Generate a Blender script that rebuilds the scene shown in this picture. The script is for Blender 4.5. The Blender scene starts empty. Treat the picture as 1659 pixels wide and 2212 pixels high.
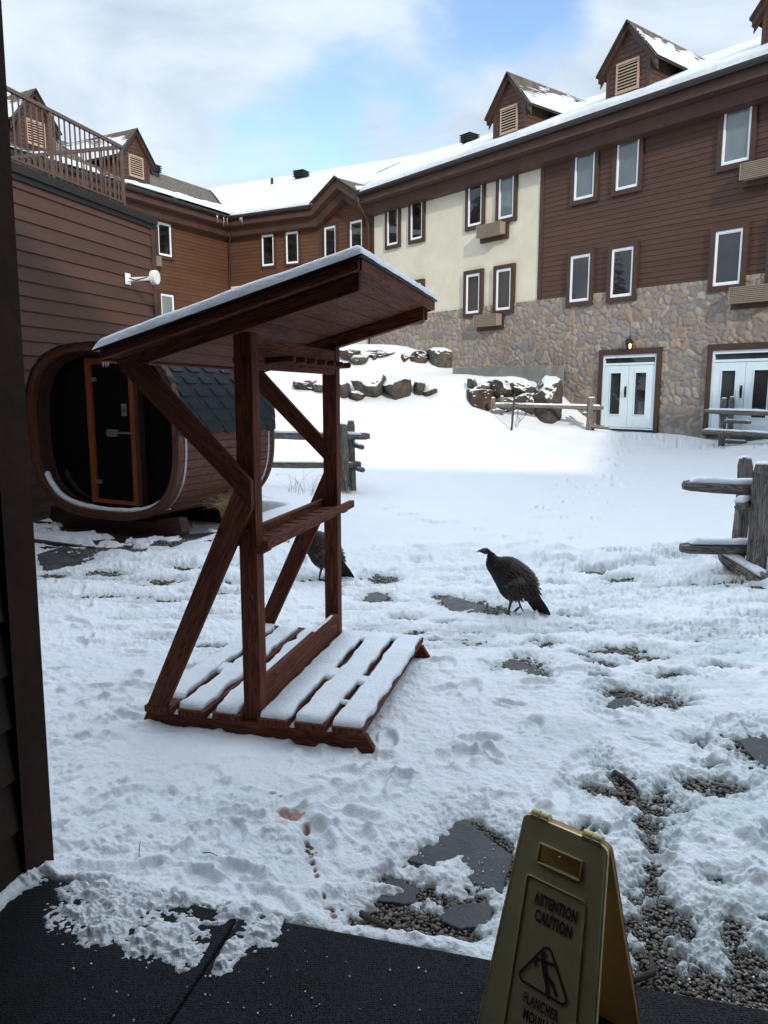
import bpy, math, random
import numpy as np
from mathutils import Vector, Matrix
random.seed(7); rng=np.random.default_rng(11)
scene=bpy.context.scene; COL=scene.collection
PI=math.pi; R=math.radians
# ---------------------------------------------------------------- camera model (metres from measured photo pixels)
F=1650.;CX=829.5;CY=1106.;TH=R(8.95);H=1.9
_c,_s=math.cos(TH),math.sin(TH)
def ray(u,v):
    x=(u-CX)/F;y=-(v-CY)/F
    return (x,_c+y*_s,-_s+y*_c)
def onz(u,v,z=0.):
    r=ray(u,v);t=(z-H)/r[2];return (r[0]*t,r[1]*t)
def isect(P,d,u,v):
    n=(d[1],-d[0]);r=ray(u,v);k=(n[0]*P[0]+n[1]*P[1])/(n[0]*r[0]+n[1]*r[1])
    return (r[0]*k,r[1]*k)
def nrm2(a):
    l=math.hypot(*a);return (a[0]/l,a[1]/l)
# ---------------------------------------------------------------- numpy noise
def _h(ix,iy,seed):
    n=(ix.astype(np.int64)*374761393+iy.astype(np.int64)*668265263+seed*1442695041)&0xffffffff
    n=((n^(n>>13))*1274126177)&0xffffffff
    return ((n^(n>>16))&0xffffff)/float(0xffffff)
def vnoise(x,y,seed=0):
    x=np.asarray(x,float);y=np.asarray(y,float)
    ix=np.floor(x);iy=np.floor(y);fx=x-ix;fy=y-iy
    fx=fx*fx*fx*(fx*(fx*6-15)+10);fy=fy*fy*fy*(fy*(fy*6-15)+10)
    a=_h(ix,iy,seed);b=_h(ix+1,iy,seed);c=_h(ix,iy+1,seed);d=_h(ix+1,iy+1,seed)
    return (a*(1-fx)+b*fx)*(1-fy)+(c*(1-fx)+d*fx)*fy
def fbm(x,y,o=4,seed=0):
    r=0;a=.5;t=0
    for i in range(o):
        r=r+a*vnoise(x,y,seed+i*17);t+=a;x=x*2.03+5.1;y=y*2.03+1.7;a*=.5
    return r/t
def sst(a,b,x):
    t=np.clip((x-a)/(b-a),0,1);return t*t*(3-2*t)
# ---------------------------------------------------------------- object helpers
def tag(o,label=None,cat=None,group=None,kind=None):
    if label:o['label']=label
    if cat:o['category']=cat
    if group:o['group']=group
    if kind:o['kind']=kind
    return o
def thing(name,label,cat,loc=(0,0,0),rz=0.,group=None):
    o=bpy.data.objects.new(name,None);COL.objects.link(o);o.location=loc;o.rotation_euler=(0,0,rz)
    o.empty_display_size=.1
    return tag(o,label,cat,group)
class MB:
    def __init__(s):s.v=[];s.f=[];s.uv=[];s.sm=[];s.mi=[]
    def add(s,vs,fs,uvs=None,smooth=False,mi=0):
        b=len(s.v);s.v+=[tuple(p) for p in vs]
        for i,f in enumerate(fs):
            s.f.append(tuple(b+k for k in f));s.sm.append(smooth);s.mi.append(mi)
            s.uv.append(uvs[i] if uvs else None)
    def hexa(s,c,L=0,mi=0):
        # c: 8 corners: 0-3 start ring, 4-7 end ring ; uv u along start->end
        ou,ov=random.random()*9,random.random()*9
        c=[Vector(p) for p in c];l=(c[4]-c[0]).length
        w=[(c[(i+1)%4]-c[i]).length for i in range(4)]
        fs=[(3,2,1,0),(4,5,6,7)];uvs=[[(ou+.01*a,ov+.01*b) for a,b in ((0,0),(9,0),(9,9),(0,9))]]*2
        acc=0
        for i in range(4):
            j=(i+1)%4;fs.append((i,j,j+4,i+4))
            uvs.append([(ou,ov+acc),(ou,ov+acc+w[i]),(ou+l,ov+acc+w[i]),(ou+l,ov+acc)]);acc+=w[i]
        s.add(c,fs,uvs,mi=mi)
    def box(s,x0,x1,y0,y1,z0,z1,T=None,axis=0,mi=0):
        T=T or (lambda x,y,z:(x,y,z))
        if axis==0:c=[(x0,y0,z0),(x0,y1,z0),(x0,y1,z1),(x0,y0,z1),(x1,y0,z0),(x1,y1,z0),(x1,y1,z1),(x1,y0,z1)]
        elif axis==1:c=[(x0,y0,z0),(x0,y0,z1),(x1,y0,z1),(x1,y0,z0),(x0,y1,z0),(x0,y1,z1),(x1,y1,z1),(x1,y1,z0)]
        else:c=[(x0,y0,z0),(x1,y0,z0),(x1,y1,z0),(x0,y1,z0),(x0,y0,z1),(x1,y0,z1),(x1,y1,z1),(x0,y1,z1)]
        s.hexa([T(*p) for p in c],mi=mi)
    def bar(s,p0,p1,w,t,up=(0,0,1),cut0=None,cut1=None):
        # board from p0 to p1; w along 'side' (perp to up and dir), t along up-ish
        p0=Vector(p0);p1=Vector(p1);d=(p1-p0).normalized();up=Vector(up)
        sd=d.cross(up).normalized();u=sd.cross(d).normalized()
        s.hexa([p+sd*a*w/2+u*b*t/2 for p in(p0,p1) for a,b in((-1,-1),(1,-1),(1,1),(-1,1))])
    def poly_prism(s,pts,vec,smooth=False):
        # planar polygon pts (3D), extruded by vec
        n=len(pts);vec=Vector(vec);a=[Vector(p) for p in pts];b=[p+vec for p in a]
        uv0=[(0,0)]*n
        fs=[tuple(range(n))[::-1],tuple(range(n,2*n))];uvs=[[(p.x+p.y,p.z) for p in a][::-1],[(p.x+p.y,p.z) for p in b]]
        for i in range(n):
            j=(i+1)%n;fs.append((i,j,n+j,n+i));l=(a[j]-a[i]).length;uvs.append([(0,0),(l,0),(l,vec.length),(0,vec.length)])
        s.add(a+b,fs,uvs,smooth)
    def rings(s,rs,closed=True,caps=True,smooth=True,vscale=1.):
        n=len(rs[0]);vs=[p for r in rs for p in r];fs=[];uvs=[];m=n if closed else n-1
        L=0
        for i in range(len(rs)-1):
            l=(Vector(rs[i+1][0])-Vector(rs[i][0])).length
            for k in range(m):
                j=(k+1)%n
                fs.append((i*n+k,i*n+j,(i+1)*n+j,(i+1)*n+k))
                uvs.append([(L,k*vscale/n),(L,(k+1)*vscale/n),(L+l,(k+1)*vscale/n),(L+l,k*vscale/n)])
            L+=l
        if caps and closed:
            fs.append(tuple(range(n))[::-1]);uvs.append([(0,0)]*n)
            fs.append(tuple(range((len(rs)-1)*n,len(rs)*n)));uvs.append([(0,0)]*n)
        s.add(vs,fs,uvs,smooth)
    def tube(s,pts,rad,n=10,smooth=True,flat=1.,noise=0.,up=None):
        pts=[Vector(p) for p in pts];rs=[];off=[1+noise*random.uniform(-1,1) for _ in range(n)]
        prev=None
        for i,p in enumerate(pts):
            d=(pts[min(i+1,len(pts)-1)]-pts[max(i-1,0)]).normalized()
            if prev is None:
                a=Vector(up) if up else (Vector((0,0,1)) if abs(d.z)<.9 else Vector((0,1,0)))
            else:a=prev
            sd=d.cross(a).normalized();u=sd.cross(d).normalized();prev=u
            r=rad[i] if hasattr(rad,'__len__') else rad
            rs.append([p+(sd*math.cos(2*PI*k/n)*r*flat+u*math.sin(2*PI*k/n)*r)*(off[k]+(noise*.5*random.uniform(-1,1) if noise else 0)) for k in range(n)])
        s.rings(rs,smooth=smooth,vscale=2*PI*(rad[0] if hasattr(rad,'__len__') else rad))
    def build(s,name,mat,parent=None,bevel=0,origin=None):
        me=bpy.data.meshes.new(name)
        me.from_pydata(s.v,[],s.f)
        me.polygons.foreach_set('use_smooth',s.sm)
        uvl=me.uv_layers.new(name='UVMap');k=0;data=np.zeros((len(me.loops),2),np.float32)
        for f,u in zip(s.f,s.uv):
            n=len(f)
            if u is not None:
                data[k:k+n]=u
            k+=n
        uvl.data.foreach_set('uv',data.ravel())
        mats=mat if isinstance(mat,(list,tuple)) else [mat]
        for m in mats:me.materials.append(m)
        if len(mats)>1:me.polygons.foreach_set('material_index',s.mi)
        me.update()
        o=bpy.data.objects.new(name,me);COL.objects.link(o)
        if parent is not None:o.parent=parent
        if origin is not None:
            me.transform(Matrix.Translation([-a for a in origin]));o.location=origin
        if bevel:
            b=o.modifiers.new('bevel','BEVEL');b.width=bevel;b.segments=2;b.limit_method='ANGLE';b.angle_limit=R(40)
        return o
def npmesh(name,V,Fq,mat,parent=None,smooth=True,attrs=None):
    me=bpy.data.meshes.new(name);V=np.asarray(V,np.float32);Fq=np.asarray(Fq,np.int32);k=Fq.shape[1]
    me.vertices.add(len(V));me.vertices.foreach_set('co',V.ravel())
    me.loops.add(Fq.size);me.loops.foreach_set('vertex_index',Fq.ravel())
    me.polygons.add(len(Fq));me.polygons.foreach_set('loop_start',np.arange(0,Fq.size,k,dtype=np.int32))
    me.polygons.foreach_set('loop_total',np.full(len(Fq),k,np.int32))
    me.polygons.foreach_set('use_smooth',np.full(len(Fq),smooth))
    me.update(calc_edges=True);me.validate()
    for n,a in (attrs or {}).items():
        a=np.asarray(a,np.float32)
        if a.ndim==1:
            at=me.attributes.new(n,'FLOAT','POINT');at.data.foreach_set('value',a)
        else:
            at=me.attributes.new(n,'FLOAT_COLOR','POINT')
            b=np.ones((len(a),4),np.float32);b[:,:3]=a;at.data.foreach_set('color',b.ravel())
    me.materials.append(mat)
    o=bpy.data.objects.new(name,me);COL.objects.link(o)
    if parent is not None:o.parent=parent
    return o
def gridfaces(n,m,wrap=False):
    i=np.arange(n-1)[:,None];j=np.arange(m if wrap else m-1)[None,:];j2=(j+1)%m
    return np.stack([i*m+j,i*m+j2,(i+1)*m+j2,(i+1)*m+j],-1).reshape(-1,4)
# ---------------------------------------------------------------- materials
class NT:
    def __init__(s,name):
        s.m=bpy.data.materials.new(name);s.m.use_nodes=True;s.t=s.m.node_tree;s.n=s.t.nodes;s.l=s.t.links
        s.b=s.n['Principled BSDF']
    def node(s,ty,**kw):
        n=s.n.new(ty)
        for k,v in kw.items():
            if k.startswith('i_'):n.inputs[k[2:].replace('_',' ')].default_value=v
            else:setattr(n,k,v)
        return n
    def link(s,a,b):s.l.new(a,b)
    def coord(s,kind='Object',scale=(1,1,1),rot=(0,0,0)):
        t=s.node('ShaderNodeTexCoord');m=s.node('ShaderNodeMapping');m.inputs['Scale'].default_value=scale;m.inputs['Rotation'].default_value=rot
        s.link(t.outputs[kind],m.inputs['Vector']);return m.outputs['Vector']
    def noise(s,vec,scale,detail=4,rough=.55,dist=0.):
        n=s.node('ShaderNodeTexNoise');n.inputs['Scale'].default_value=scale;n.inputs['Detail'].default_value=detail
        n.inputs['Roughness'].default_value=rough;n.inputs['Distortion'].default_value=dist;s.link(vec,n.inputs['Vector']);return n.outputs['Fac']
    def ramp(s,fac,stops):
        r=s.node('ShaderNodeValToRGB');cr=r.color_ramp
        while len(cr.elements)>1:cr.elements.remove(cr.elements[0])
        cr.elements[0].position=stops[0][0];cr.elements[0].color=(*stops[0][1],1)
        for p,c in stops[1:]:
            e=cr.elements.new(p);e.color=(*c,1)
        s.link(fac,r.inputs['Fac']);return r.outputs['Color']
    def fr(s,fac,a,b,c=0.,d=1.):
        n=s.node('ShaderNodeMapRange');n.inputs[1].default_value=a;n.inputs[2].default_value=b;n.inputs[3].default_value=c;n.inputs[4].default_value=d
        s.link(fac,n.inputs[0]);return n.outputs[0]
    def mix(s,fac,a,b,mode='MIX'):
        n=s.node('ShaderNodeMix',data_type='RGBA',blend_type=mode)
        for sock,val in ((n.inputs[0],fac),(n.inputs[6],a),(n.inputs[7],b)):
            if hasattr(val,'is_output'):s.link(val,sock)
            elif isinstance(val,(int,float)):sock.default_value=val
            else:sock.default_value=(*val,1)
        return n.outputs[2]
    def math(s,op,a,b=None):
        n=s.node('ShaderNodeMath',operation=op)
        for k,val in enumerate((a,b)):
            if val is None:continue
            if hasattr(val,'is_output'):s.link(val,n.inputs[k])
            else:n.inputs[k].default_value=val
        return n.outputs[0]
    def attr(s,name):
        n=s.node('ShaderNodeAttribute',attribute_name=name);return n
    def bump(s,h,strength=.3,dist=.01,prev=None):
        n=s.node('ShaderNodeBump');n.inputs['Strength'].default_value=strength;n.inputs['Distance'].default_value=dist
        s.link(h,n.inputs['Height'])
        if prev is not None:s.link(prev,n.inputs['Normal'])
        return n.outputs['Normal']
    def set(s,col=None,rough=None,normal=None,metal=None,ior=None,spec=None):
        for k,v in (('Base Color',col),('Roughness',rough),('Normal',normal),('Metallic',metal),('IOR',ior),('Specular IOR Level',spec)):
            if v is None:continue
            i=s.b.inputs[k]
            if hasattr(v,'is_output'):s.link(v,i)
            elif isinstance(v,(tuple,list)):i.default_value=(*v,1)
            else:i.default_value=v
        return s.m
def paint(name,col,var=.15,rough=.6,scale=6,grain=None,bump=.1,spec=.4):
    m=NT(name);v=m.coord('Object',grain or (1,1,1));n=m.noise(v,scale,6,.6)
    a=tuple(c*(1-var) for c in col);b=tuple(min(1,c*(1+var)) for c in col)
    c=m.ramp(n,[(.3,a),(.7,b)])
    n2=m.noise(v,scale*9,4)
    return m.set(c,m.fr(n2,.3,.7,rough-.08,rough+.1),m.bump(n2,bump,.01),spec=spec)
def wood(name,dark,light,ring=(.6,26),rough=.6,bump=.35,knots=True,spec=.35):
    m=NT(name);v=m.coord('UV',(ring[0],ring[1]*.35,1));
    n0=m.noise(v,2.2,3,.5,1.2)
    v2=m.coord('UV',(2.,ring[1]*3.2,1));n1=m.noise(v2,1.5,5,.65,.2)
    w=m.math('SINE',m.math('MULTIPLY',n0,42.))
    w=m.fr(w,-1,1,0,1)
    f=m.math('ADD',m.math('MULTIPLY',w,.45),m.math('MULTIPLY',n1,.6))
    c=m.ramp(f,[(.25,dark),(.75,light)])
    big=m.noise(m.coord('UV',(1.1,3,1)),1.3,3)
    c=m.mix(m.fr(big,.35,.65,0,.5),c,dark)
    if knots:
        vo=m.node('ShaderNodeTexVoronoi');vo.inputs['Scale'].default_value=2.6;m.link(m.coord('UV',(1,2.2,1)),vo.inputs['Vector'])
        k=m.fr(vo.outputs['Distance'],.05,.11,1,0);c=m.mix(m.math('MULTIPLY',k,.7),c,tuple(x*.35 for x in dark))
    return m.set(c,m.fr(n1,.3,.7,rough-.1,rough+.15),m.bump(f,bump,.004),spec=spec)
M={}
M['rack']=wood('stained red brown timber',(.060,.0165,.0085),(.175,.056,.029),rough=.72,spec=.14)
M['rackend']=paint('end grain timber',(.03,.012,.008),.3,.7,30)
M['sauna']=wood('thermo treated spruce',(.065,.024,.013),(.15,.062,.036),rough=.65,spec=.25)
M['saunadark']=wood('dark sauna trim wood',(.03,.012,.007),(.07,.029,.017),rough=.55)
M['doorwood']=wood('orange varnished door frame',(.17,.036,.009),(.27,.07,.018),rough=.4,knots=False)
M['grey']=wood('weathered grey cedar',(.055,.049,.043),(.32,.29,.255),ring=(.9,40),rough=.85,bump=.9,spec=.15)
M['deck']=wood('wet deck board',(.02,.01,.007),(.06,.03,.022),rough=.45)
def siding(name,col,rowh,var=.22):
    m=NT(name);t=m.node('ShaderNodeTexCoord');sp=m.node('ShaderNodeSeparateXYZ');m.link(t.outputs['UV'],sp.inputs[0])
    row=m.math('FLOOR',m.math('DIVIDE',sp.outputs[1],rowh))
    cm=m.node('ShaderNodeCombineXYZ');m.link(m.math('MULTIPLY',sp.outputs[0],.22),cm.inputs[0]);m.link(m.math('MULTIPLY',row,3.7),cm.inputs[1])
    n=m.noise(cm.outputs[0],1.,2)
    v=m.coord('UV',(1.2,14,1));g=m.noise(v,3.,6,.65)
    c=m.ramp(n,[(.25,tuple(x*(1-var) for x in col)),(.75,tuple(x*(1+var) for x in col))])
    st=m.noise(m.coord('UV',(.35,.5,1)),1.1,5,.6)
    c=m.mix(m.fr(st,.42,.72,0,.45),c,tuple(x*.62 for x in col))
    sc=m.noise(m.coord('UV',(3.,1.2,1)),2.3,5,.7)
    c=m.mix(m.fr(sc,.66,.76,0,.35),c,tuple(min(1,x*1.7) for x in col))
    c=m.mix(m.fr(g,.3,.7,0,.22),c,tuple(x*1.35 for x in col))
    wn_=m.node('ShaderNodeTexWhiteNoise',noise_dimensions='1D');m.link(row,wn_.inputs['W'])
    jt=m.math('FRACT',m.math('ADD',m.math('DIVIDE',sp.outputs[0],3.66),wn_.outputs['Value']));c=m.mix(m.math('MULTIPLY',m.math('LESS_THAN',jt,.0035),.6),c,tuple(x*.25 for x in col))
    c=m.mix(m.math('MULTIPLY',m.math('GREATER_THAN',wn_.outputs['Value'],.72),.16),c,tuple(x*.6 for x in col))
    return m.set(c,m.fr(g,.3,.7,.5,.75),m.bump(g,.25,.006),spec=.35)
M['sidingR']=siding('brown lap siding',(.074,.0355,.0225),.14)
M['sidingL']=siding('warm brown lap siding',(.094,.040,.020),.14)
M['sidingN']=siding('large board brown siding',(.074,.0335,.0205),.2,.3)
M['trim']=paint('brown trim paint',(.058,.029,.019),.2,.55,3)
M['cornice']=paint('brown cornice paint',(.064,.030,.020),.22,.55,2.)
M['darktrim']=paint('black brown metal',(.014,.0115,.0105),.2,.45,5)
M['gutter']=paint('dark bronze gutter',(.022,.016,.013),.25,.4,4)
M['stucco']=paint('cream stucco',(.62,.58,.46),.09,.9,1.4,bump=.25,spec=.1)
M['white']=paint('white vinyl frame',(.80,.83,.85),.03,.4,5,bump=.03)
M['doorwhite']=paint('white painted steel door',(.66,.76,.80),.04,.4,3,bump=.04)
M['concrete']=paint('retaining wall concrete',(.17,.17,.15),.3,.9,2.2,bump=.3)
M['metal']=paint('galvanised strap',(.30,.31,.32),.12,.35,20);M['metal'].node_tree.nodes['Principled BSDF'].inputs['Metallic'].default_value=.8
M['shadeclad']=siding('brown cladding darkened for shade',(.026,.0165,.0125),.2,.3);M['shadepost']=paint('brown corner post darkened for shade',(.028,.016,.011),.25,.8,4,spec=.08);M['shadeclad'].node_tree.nodes['Principled BSDF'].inputs['Specular IOR Level'].default_value=.1  # brown paint darkened so the near wall's shade sits in its colour
M['rail']=paint('brown painted steel rail',(.105,.068,.052),.2,.45,12)
M['black']=paint('black hardware',(.012,.012,.013),.1,.4,9)
M['acgrille']=paint('tan louvre grille',(.27,.215,.155),.12,.55,9)
M['vent']=paint('tan vent louvre',(.40,.285,.205),.1,.6,9)
M['whiteplastic']=paint('white plastic housing',(.72,.72,.70),.04,.35,9,bump=.02)
M['beige']=paint('beige trim',(.45,.38,.28),.1,.6,8)
def glassmat(name,col,ior,rough=.03,var=.3):
    m=NT(name);n=m.noise(m.coord('Object',(1,1,.6)),.7,3);
    c=m.ramp(n,[(.35,tuple(x*(1-var) for x in col)),(.7,tuple(x*(1+var) for x in col))])
    w=m.noise(m.coord('Object'),1.6,2)
    return m.set(c,rough,m.bump(w,.04,.05),ior=ior)
M['glass_up']=glassmat('pale grey blue window glass',(.12,.15,.16),1.8)  # pale grey blue tone set in the pane's base colour
M['glass_lo']=glassmat('dark window glass',(.014,.015,.015),1.75,var=.8)
M['glass_mid']=glassmat('window glass with dim room behind',(.05,.05,.047),1.7,var=.5)
M['glass_sauna']=glassmat('tinted sauna glass',(.004,.004,.005),1.33,.04)
M['glass_door']=glassmat('door glass',(.03,.034,.036),1.7,var=.6)
def stone_mat():
    m=NT('fieldstone veneer');a=m.attr('scol');n=m.noise(m.coord('Object'),9,6,.65);n2=m.noise(m.coord('Object'),2.5,4)
    c=m.mix(m.fr(n,.3,.7,0,.5),a.outputs['Color'],m.mix(.55,a.outputs['Color'],(.07,.06,.055)))
    c=m.mix(m.fr(n2,.55,.75,0,.3),c,(.34,.25,.16))
    return m.set(c,.9,m.bump(n,.5,.03),spec=.15)
M['stone']=stone_mat()
def snow_mat(name='snow',attrs=True,col=(.785,.81,.845)):
    m=NT(name);v=m.coord('Object')
    n1=m.noise(v,38,5,.6);n2=m.noise(v,170,2,.5);n3=m.noise(v,3.2,4)
    c=m.mix(m.fr(n3,.35,.7,0,.35),col,tuple(x*.93 for x in col))
    if attrs:
        th=m.attr('thin').outputs['Fac'];st=m.attr('stain').outputs['Fac'];ic=m.attr('ice').outputs['Fac']
        nn=m.noise(v,60,3)
        c=m.mix(m.math('MULTIPLY',th,m.fr(nn,.3,.7,.25,.8)),c,(.24,.25,.25))
        c=m.mix(m.math('MULTIPLY',ic,.55),c,(.46,.57,.56))
        c=m.mix(st,c,(.30,.13,.075))
        dn=m.noise(v,48,3,.7);sp=m.fr(dn,.70,.74,0,.5);c=m.mix(m.math('MULTIPLY',sp,m.attr('dirt').outputs['Fac']),c,(.05,.04,.03))
    b=m.bump(n1,.5,.02);b=m.bump(m.noise(v,95,4,.65),.5,.008,b);b=m.bump(n2,.35,.004,b)
    m.b.inputs['Subsurface Weight'].default_value=.0
    return m.set(c,m.fr(n2,.3,.7,.45,.7),b,spec=.25)
M['snow']=snow_mat();M['snowcap']=snow_mat('snow on objects',False,(.80,.85,.90));M['snowroof']=snow_mat('roof snow',False,(.74,.77,.80))
def roofsnow_mat():
    m=NT('thin crusty roof snow');v=m.coord('Object');n=m.noise(v,2.2,7,.7,.3);n2=m.noise(m.coord('Object',(1,1,2.5)),9,5,.7)
    c=m.ramp(n,[(.3,(.50,.53,.56)),(.7,(.70,.725,.75))]);c=m.mix(m.fr(n2,.42,.6,0,.35),c,(.40,.42,.44))
    return m.set(c,.7,m.bump(n2,.8,.05),spec=.2)
M['snowroof']=roofsnow_mat()
def shingle_mat():
    m=NT('asphalt shingles');br=m.node('ShaderNodeTexBrick');br.inputs['Scale'].default_value=1
    v=m.coord('UV');m.link(v,br.inputs['Vector']);br.inputs['Brick Width'].default_value=.3;br.inputs['Row Height'].default_value=.14;br.inputs['Mortar Size'].default_value=.012;br.inputs['Bias'].default_value=0
    br.inputs['Color1'].default_value=(.085,.068,.052,1);br.inputs['Color2'].default_value=(.19,.155,.125,1);br.inputs['Mortar'].default_value=(.035,.03,.025,1)
    n=m.noise(v,22,4);c=m.mix(m.fr(n,.3,.7,0,.5),br.outputs['Color'],(.07,.06,.05))
    return m.set(c,.95,m.bump(br.outputs['Fac'],.5,-.01),spec=.1)
M['shingle']=shingle_mat()
M['slate']=paint('dark blue grey bitumen tile',(.012,.0165,.022),.25,.8,30,bump=.5,spec=.3)
def rock_mat():
    m=NT('granite boulder');v=m.coord('Object');n=m.noise(v,1.6,6,.65,.6);n2=m.noise(m.coord('Object',(3,3,.6)),1.5,5,.7)
    c=m.ramp(n,[(.3,(.016,.013,.010)),(.48,(.055,.040,.029)),(.62,(.135,.08,.055)),(.8,(.21,.165,.135))])
    c=m.mix(m.fr(n2,.5,.68,0,.75),c,(.022,.017,.013))
    oi=m.node('ShaderNodeObjectInfo');gy=m.ramp(m.noise(v,5,6,.7),[(.3,(.035,.034,.030)),(.7,(.17,.16,.135))]);c=m.mix(m.fr(oi.outputs['Random'],.35,.75,.1,.85),c,gy)
    g=m.node('ShaderNodeNewGeometry');sp=m.node('ShaderNodeSeparateXYZ');m.link(g.outputs['Normal'],sp.inputs[0])
    f=m.math('ADD',sp.outputs[2],m.fr(m.noise(v,3.,4),0,1,-.35,.35));f=m.fr(f,.5,.6)
    c=m.mix(f,c,(.84,.87,.9))
    return m.set(c,.85,m.bump(m.noise(v,9,8,.75),1.,.08),spec=.2)
M['rock']=rock_mat()
def slab_mat():
    m=NT('wet flagstone');v=m.coord('Object');n=m.noise(v,5,7,.65,.4);n2=m.noise(v,26,4)
    c=m.ramp(n,[(.3,(.028,.03,.034)),(.6,(.06,.062,.068)),(.8,(.10,.10,.10))])
    return m.set(c,m.fr(n,.3,.7,.35,.7),m.bump(n2,.35,.006,m.bump(n,.9,.04)),spec=.4)
M['slab']=slab_mat()
def pebble_mat():
    m=NT('river pebbles');a=m.attr('pcol');n=m.noise(m.coord('Object'),90,3)
    c=m.mix(m.fr(n,.3,.7,0,.35),a.outputs['Color'],(.03,.025,.02));return m.set(c,.42,spec=.45)
M['pebble']=pebble_mat()
M['gravelbed']=paint('damp gravel soil',(.028,.023,.018),.5,.8,70,bump=.9)
def mat_mat():
    m=NT('black rubber mat');vo=m.node('ShaderNodeTexVoronoi');vo.inputs['Scale'].default_value=125;vo.inputs['Randomness'].default_value=.35;m.link(m.coord('Object'),vo.inputs['Vector'])
    h=m.fr(vo.outputs['Distance'],.2,.55,1,0);n=m.noise(m.coord('Object'),3.,5,.6)
    c=m.ramp(n,[(.3,(.006,.0068,.008)),(.7,(.017,.019,.023))])
    return m.set(c,m.fr(n,.3,.7,.5,.75),m.bump(h,.9,.006),spec=.16)
M['rubber']=mat_mat()
M['sign']=paint('yellow floor sign plastic',(.74,.64,.35),.08,.65,14,bump=.05,spec=.15);M['signedge']=M['sign']
M['signin']=paint('amber inner sign plastic',(.52,.32,.14),.08,.65,12,bump=.06,spec=.15)
M['ink']=paint('dark maroon print',(.12,.065,.08),.1,.6,9)
def plume_mat():
    m=NT('turkey plumage');a=m.attr('fcol');n=m.noise(m.coord('Object',(1,1,1)),60,3)
    c=m.mix(m.fr(n,.35,.7,0,.4),a.outputs['Color'],(.007,.006,.006));return m.set(c,.5,m.bump(n,.3,.004),spec=.22)
M['plume']=plume_mat()
M['skin']=paint('blue grey bare skin',(.055,.045,.05),.4,.6,60)
M['leg']=paint('turkey leg scales',(.085,.05,.042),.3,.6,60)
M['bill']=paint('horn bill',(.10,.08,.06),.2,.5,60)
M['spruce']=paint('spruce needles',(.030,.048,.028),.4,.8,2)
M['straw']=paint('dry straw grass',(.42,.31,.16),.3,.8,20)
M['twig']=paint('bare twig bark',(.045,.03,.02),.3,.8,30)
M['iceclear']=NT('clear ice').set((.75,.82,.86),.12);M['iceclear'].node_tree.nodes['Principled BSDF'].inputs['Transmission Weight'].default_value=.7
M['salt']=NT('salt crystal').set((.62,.68,.66),.3)
M['concr']=M['concrete']
lm=NT('warm lantern bulb');lm.b.inputs['Emission Color'].default_value=(1,.62,.25,1);lm.b.inputs['Emission Strength'].default_value=2.2;M['bulb']=lm.set((.9,.7,.4),.4)
# ---------------------------------------------------------------- plan geometry
dR=(-0.62275,0.78242);PR=(6.2013,22.0)
PB=(-0.4712,30.3833);dY=(-0.7193,0.6947);PA=(-2.5347,32.3762);dM=(-0.87902,0.47679);PC=(-6.7647,34.6705);dL=(-0.48264,-0.87582)
PN=(-4.05,13.98);dN=(-0.26738,-0.96359)
def frame(P,d):
    n=(d[1],-d[0])       # into the building
    return lambda s,o,z:(P[0]+d[0]*s+n[0]*o,P[1]+d[1]*s+n[1]*o,z)
TR=frame(PR,dR);TY=frame(PB,dY);TM=frame(PA,dM);TL=frame(PC,dL);TN=frame(PN,dN)
EA=R(14.5);e1=(math.cos(EA),-math.sin(EA));e2=(math.sin(EA),math.cos(EA))
def TE(a,b,z):return (e1[0]*a+e2[0]*b,e1[1]*a+e2[1]*b,z)
def lap(mb,T,s0,s1,z0,z1,rh,dep=.016,o0=0.,zmax=None):
    """lap boards; zmax(s)-> clipped top for gables given as (sa,sb) range function of z"""
    z=z0
    while z<z1-1e-4:
        zt=min(z+rh,z1);a,b=(s0,s1)
        if zmax:
            a,b=zmax(z);a2,b2=zmax(zt)
        else:a2,b2=a,b
        fr_=(zt-z)/rh
        vs=[T(a,o0-dep,z),T(b,o0-dep,z),T(b2,o0-dep*(1-fr_)-.002,zt),T(a2,o0-dep*(1-fr_)-.002,zt),T(a,o0,z),T(b,o0,z)]
        mb.add(vs,[(0,1,2,3),(4,5,1,0)],[[(a,z+.001),(b,z+.001),(b2,zt-.001),(a2,zt-.001)],[(a,z+.001),(b,z+.001),(b,z+.002),(a,z+.002)]])
        z=zt
# ---------------------------------------------------------------- HOTEL
hotel=thing('hotel_building','three storey hotel with brown siding, cream stucco and fieldstone base around the snowy courtyard','building',(0,30,0))
def P_(mb,name,mat,parent=hotel,**k):
    o=mb.build(name,mat,None,**k)
    if parent is not None:
        o.parent=parent;o.matrix_parent_inverse=Matrix.Translation(parent_world(parent)).inverted()
    return o
def parent_world(o):
    v=Vector(o.location)
    while o.parent is not None:
        o=o.parent
    return Vector(o.location) if o.type=='EMPTY' else v
EZ=9.2 # gutter top
WT=8.9 # wall top
# walls
mb=MB();lap(mb,TR,-14,2.4,4.6,WT,.14);P_(mb,'siding_wall',M['sidingR'])
mb=MB();mb.box(2.4,10.72,0,.2,4.6,WT,TR);P_(mb,'stucco_wall',M['stucco'])
mb=MB();mb.box(2.32,2.47,-.03,0,4.66,WT,TR,axis=2);mb.box(10.55,10.72,-.03,-.001,4.66,WT,TR,axis=2);P_(mb,'corner_trim',M['trim'])
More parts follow.
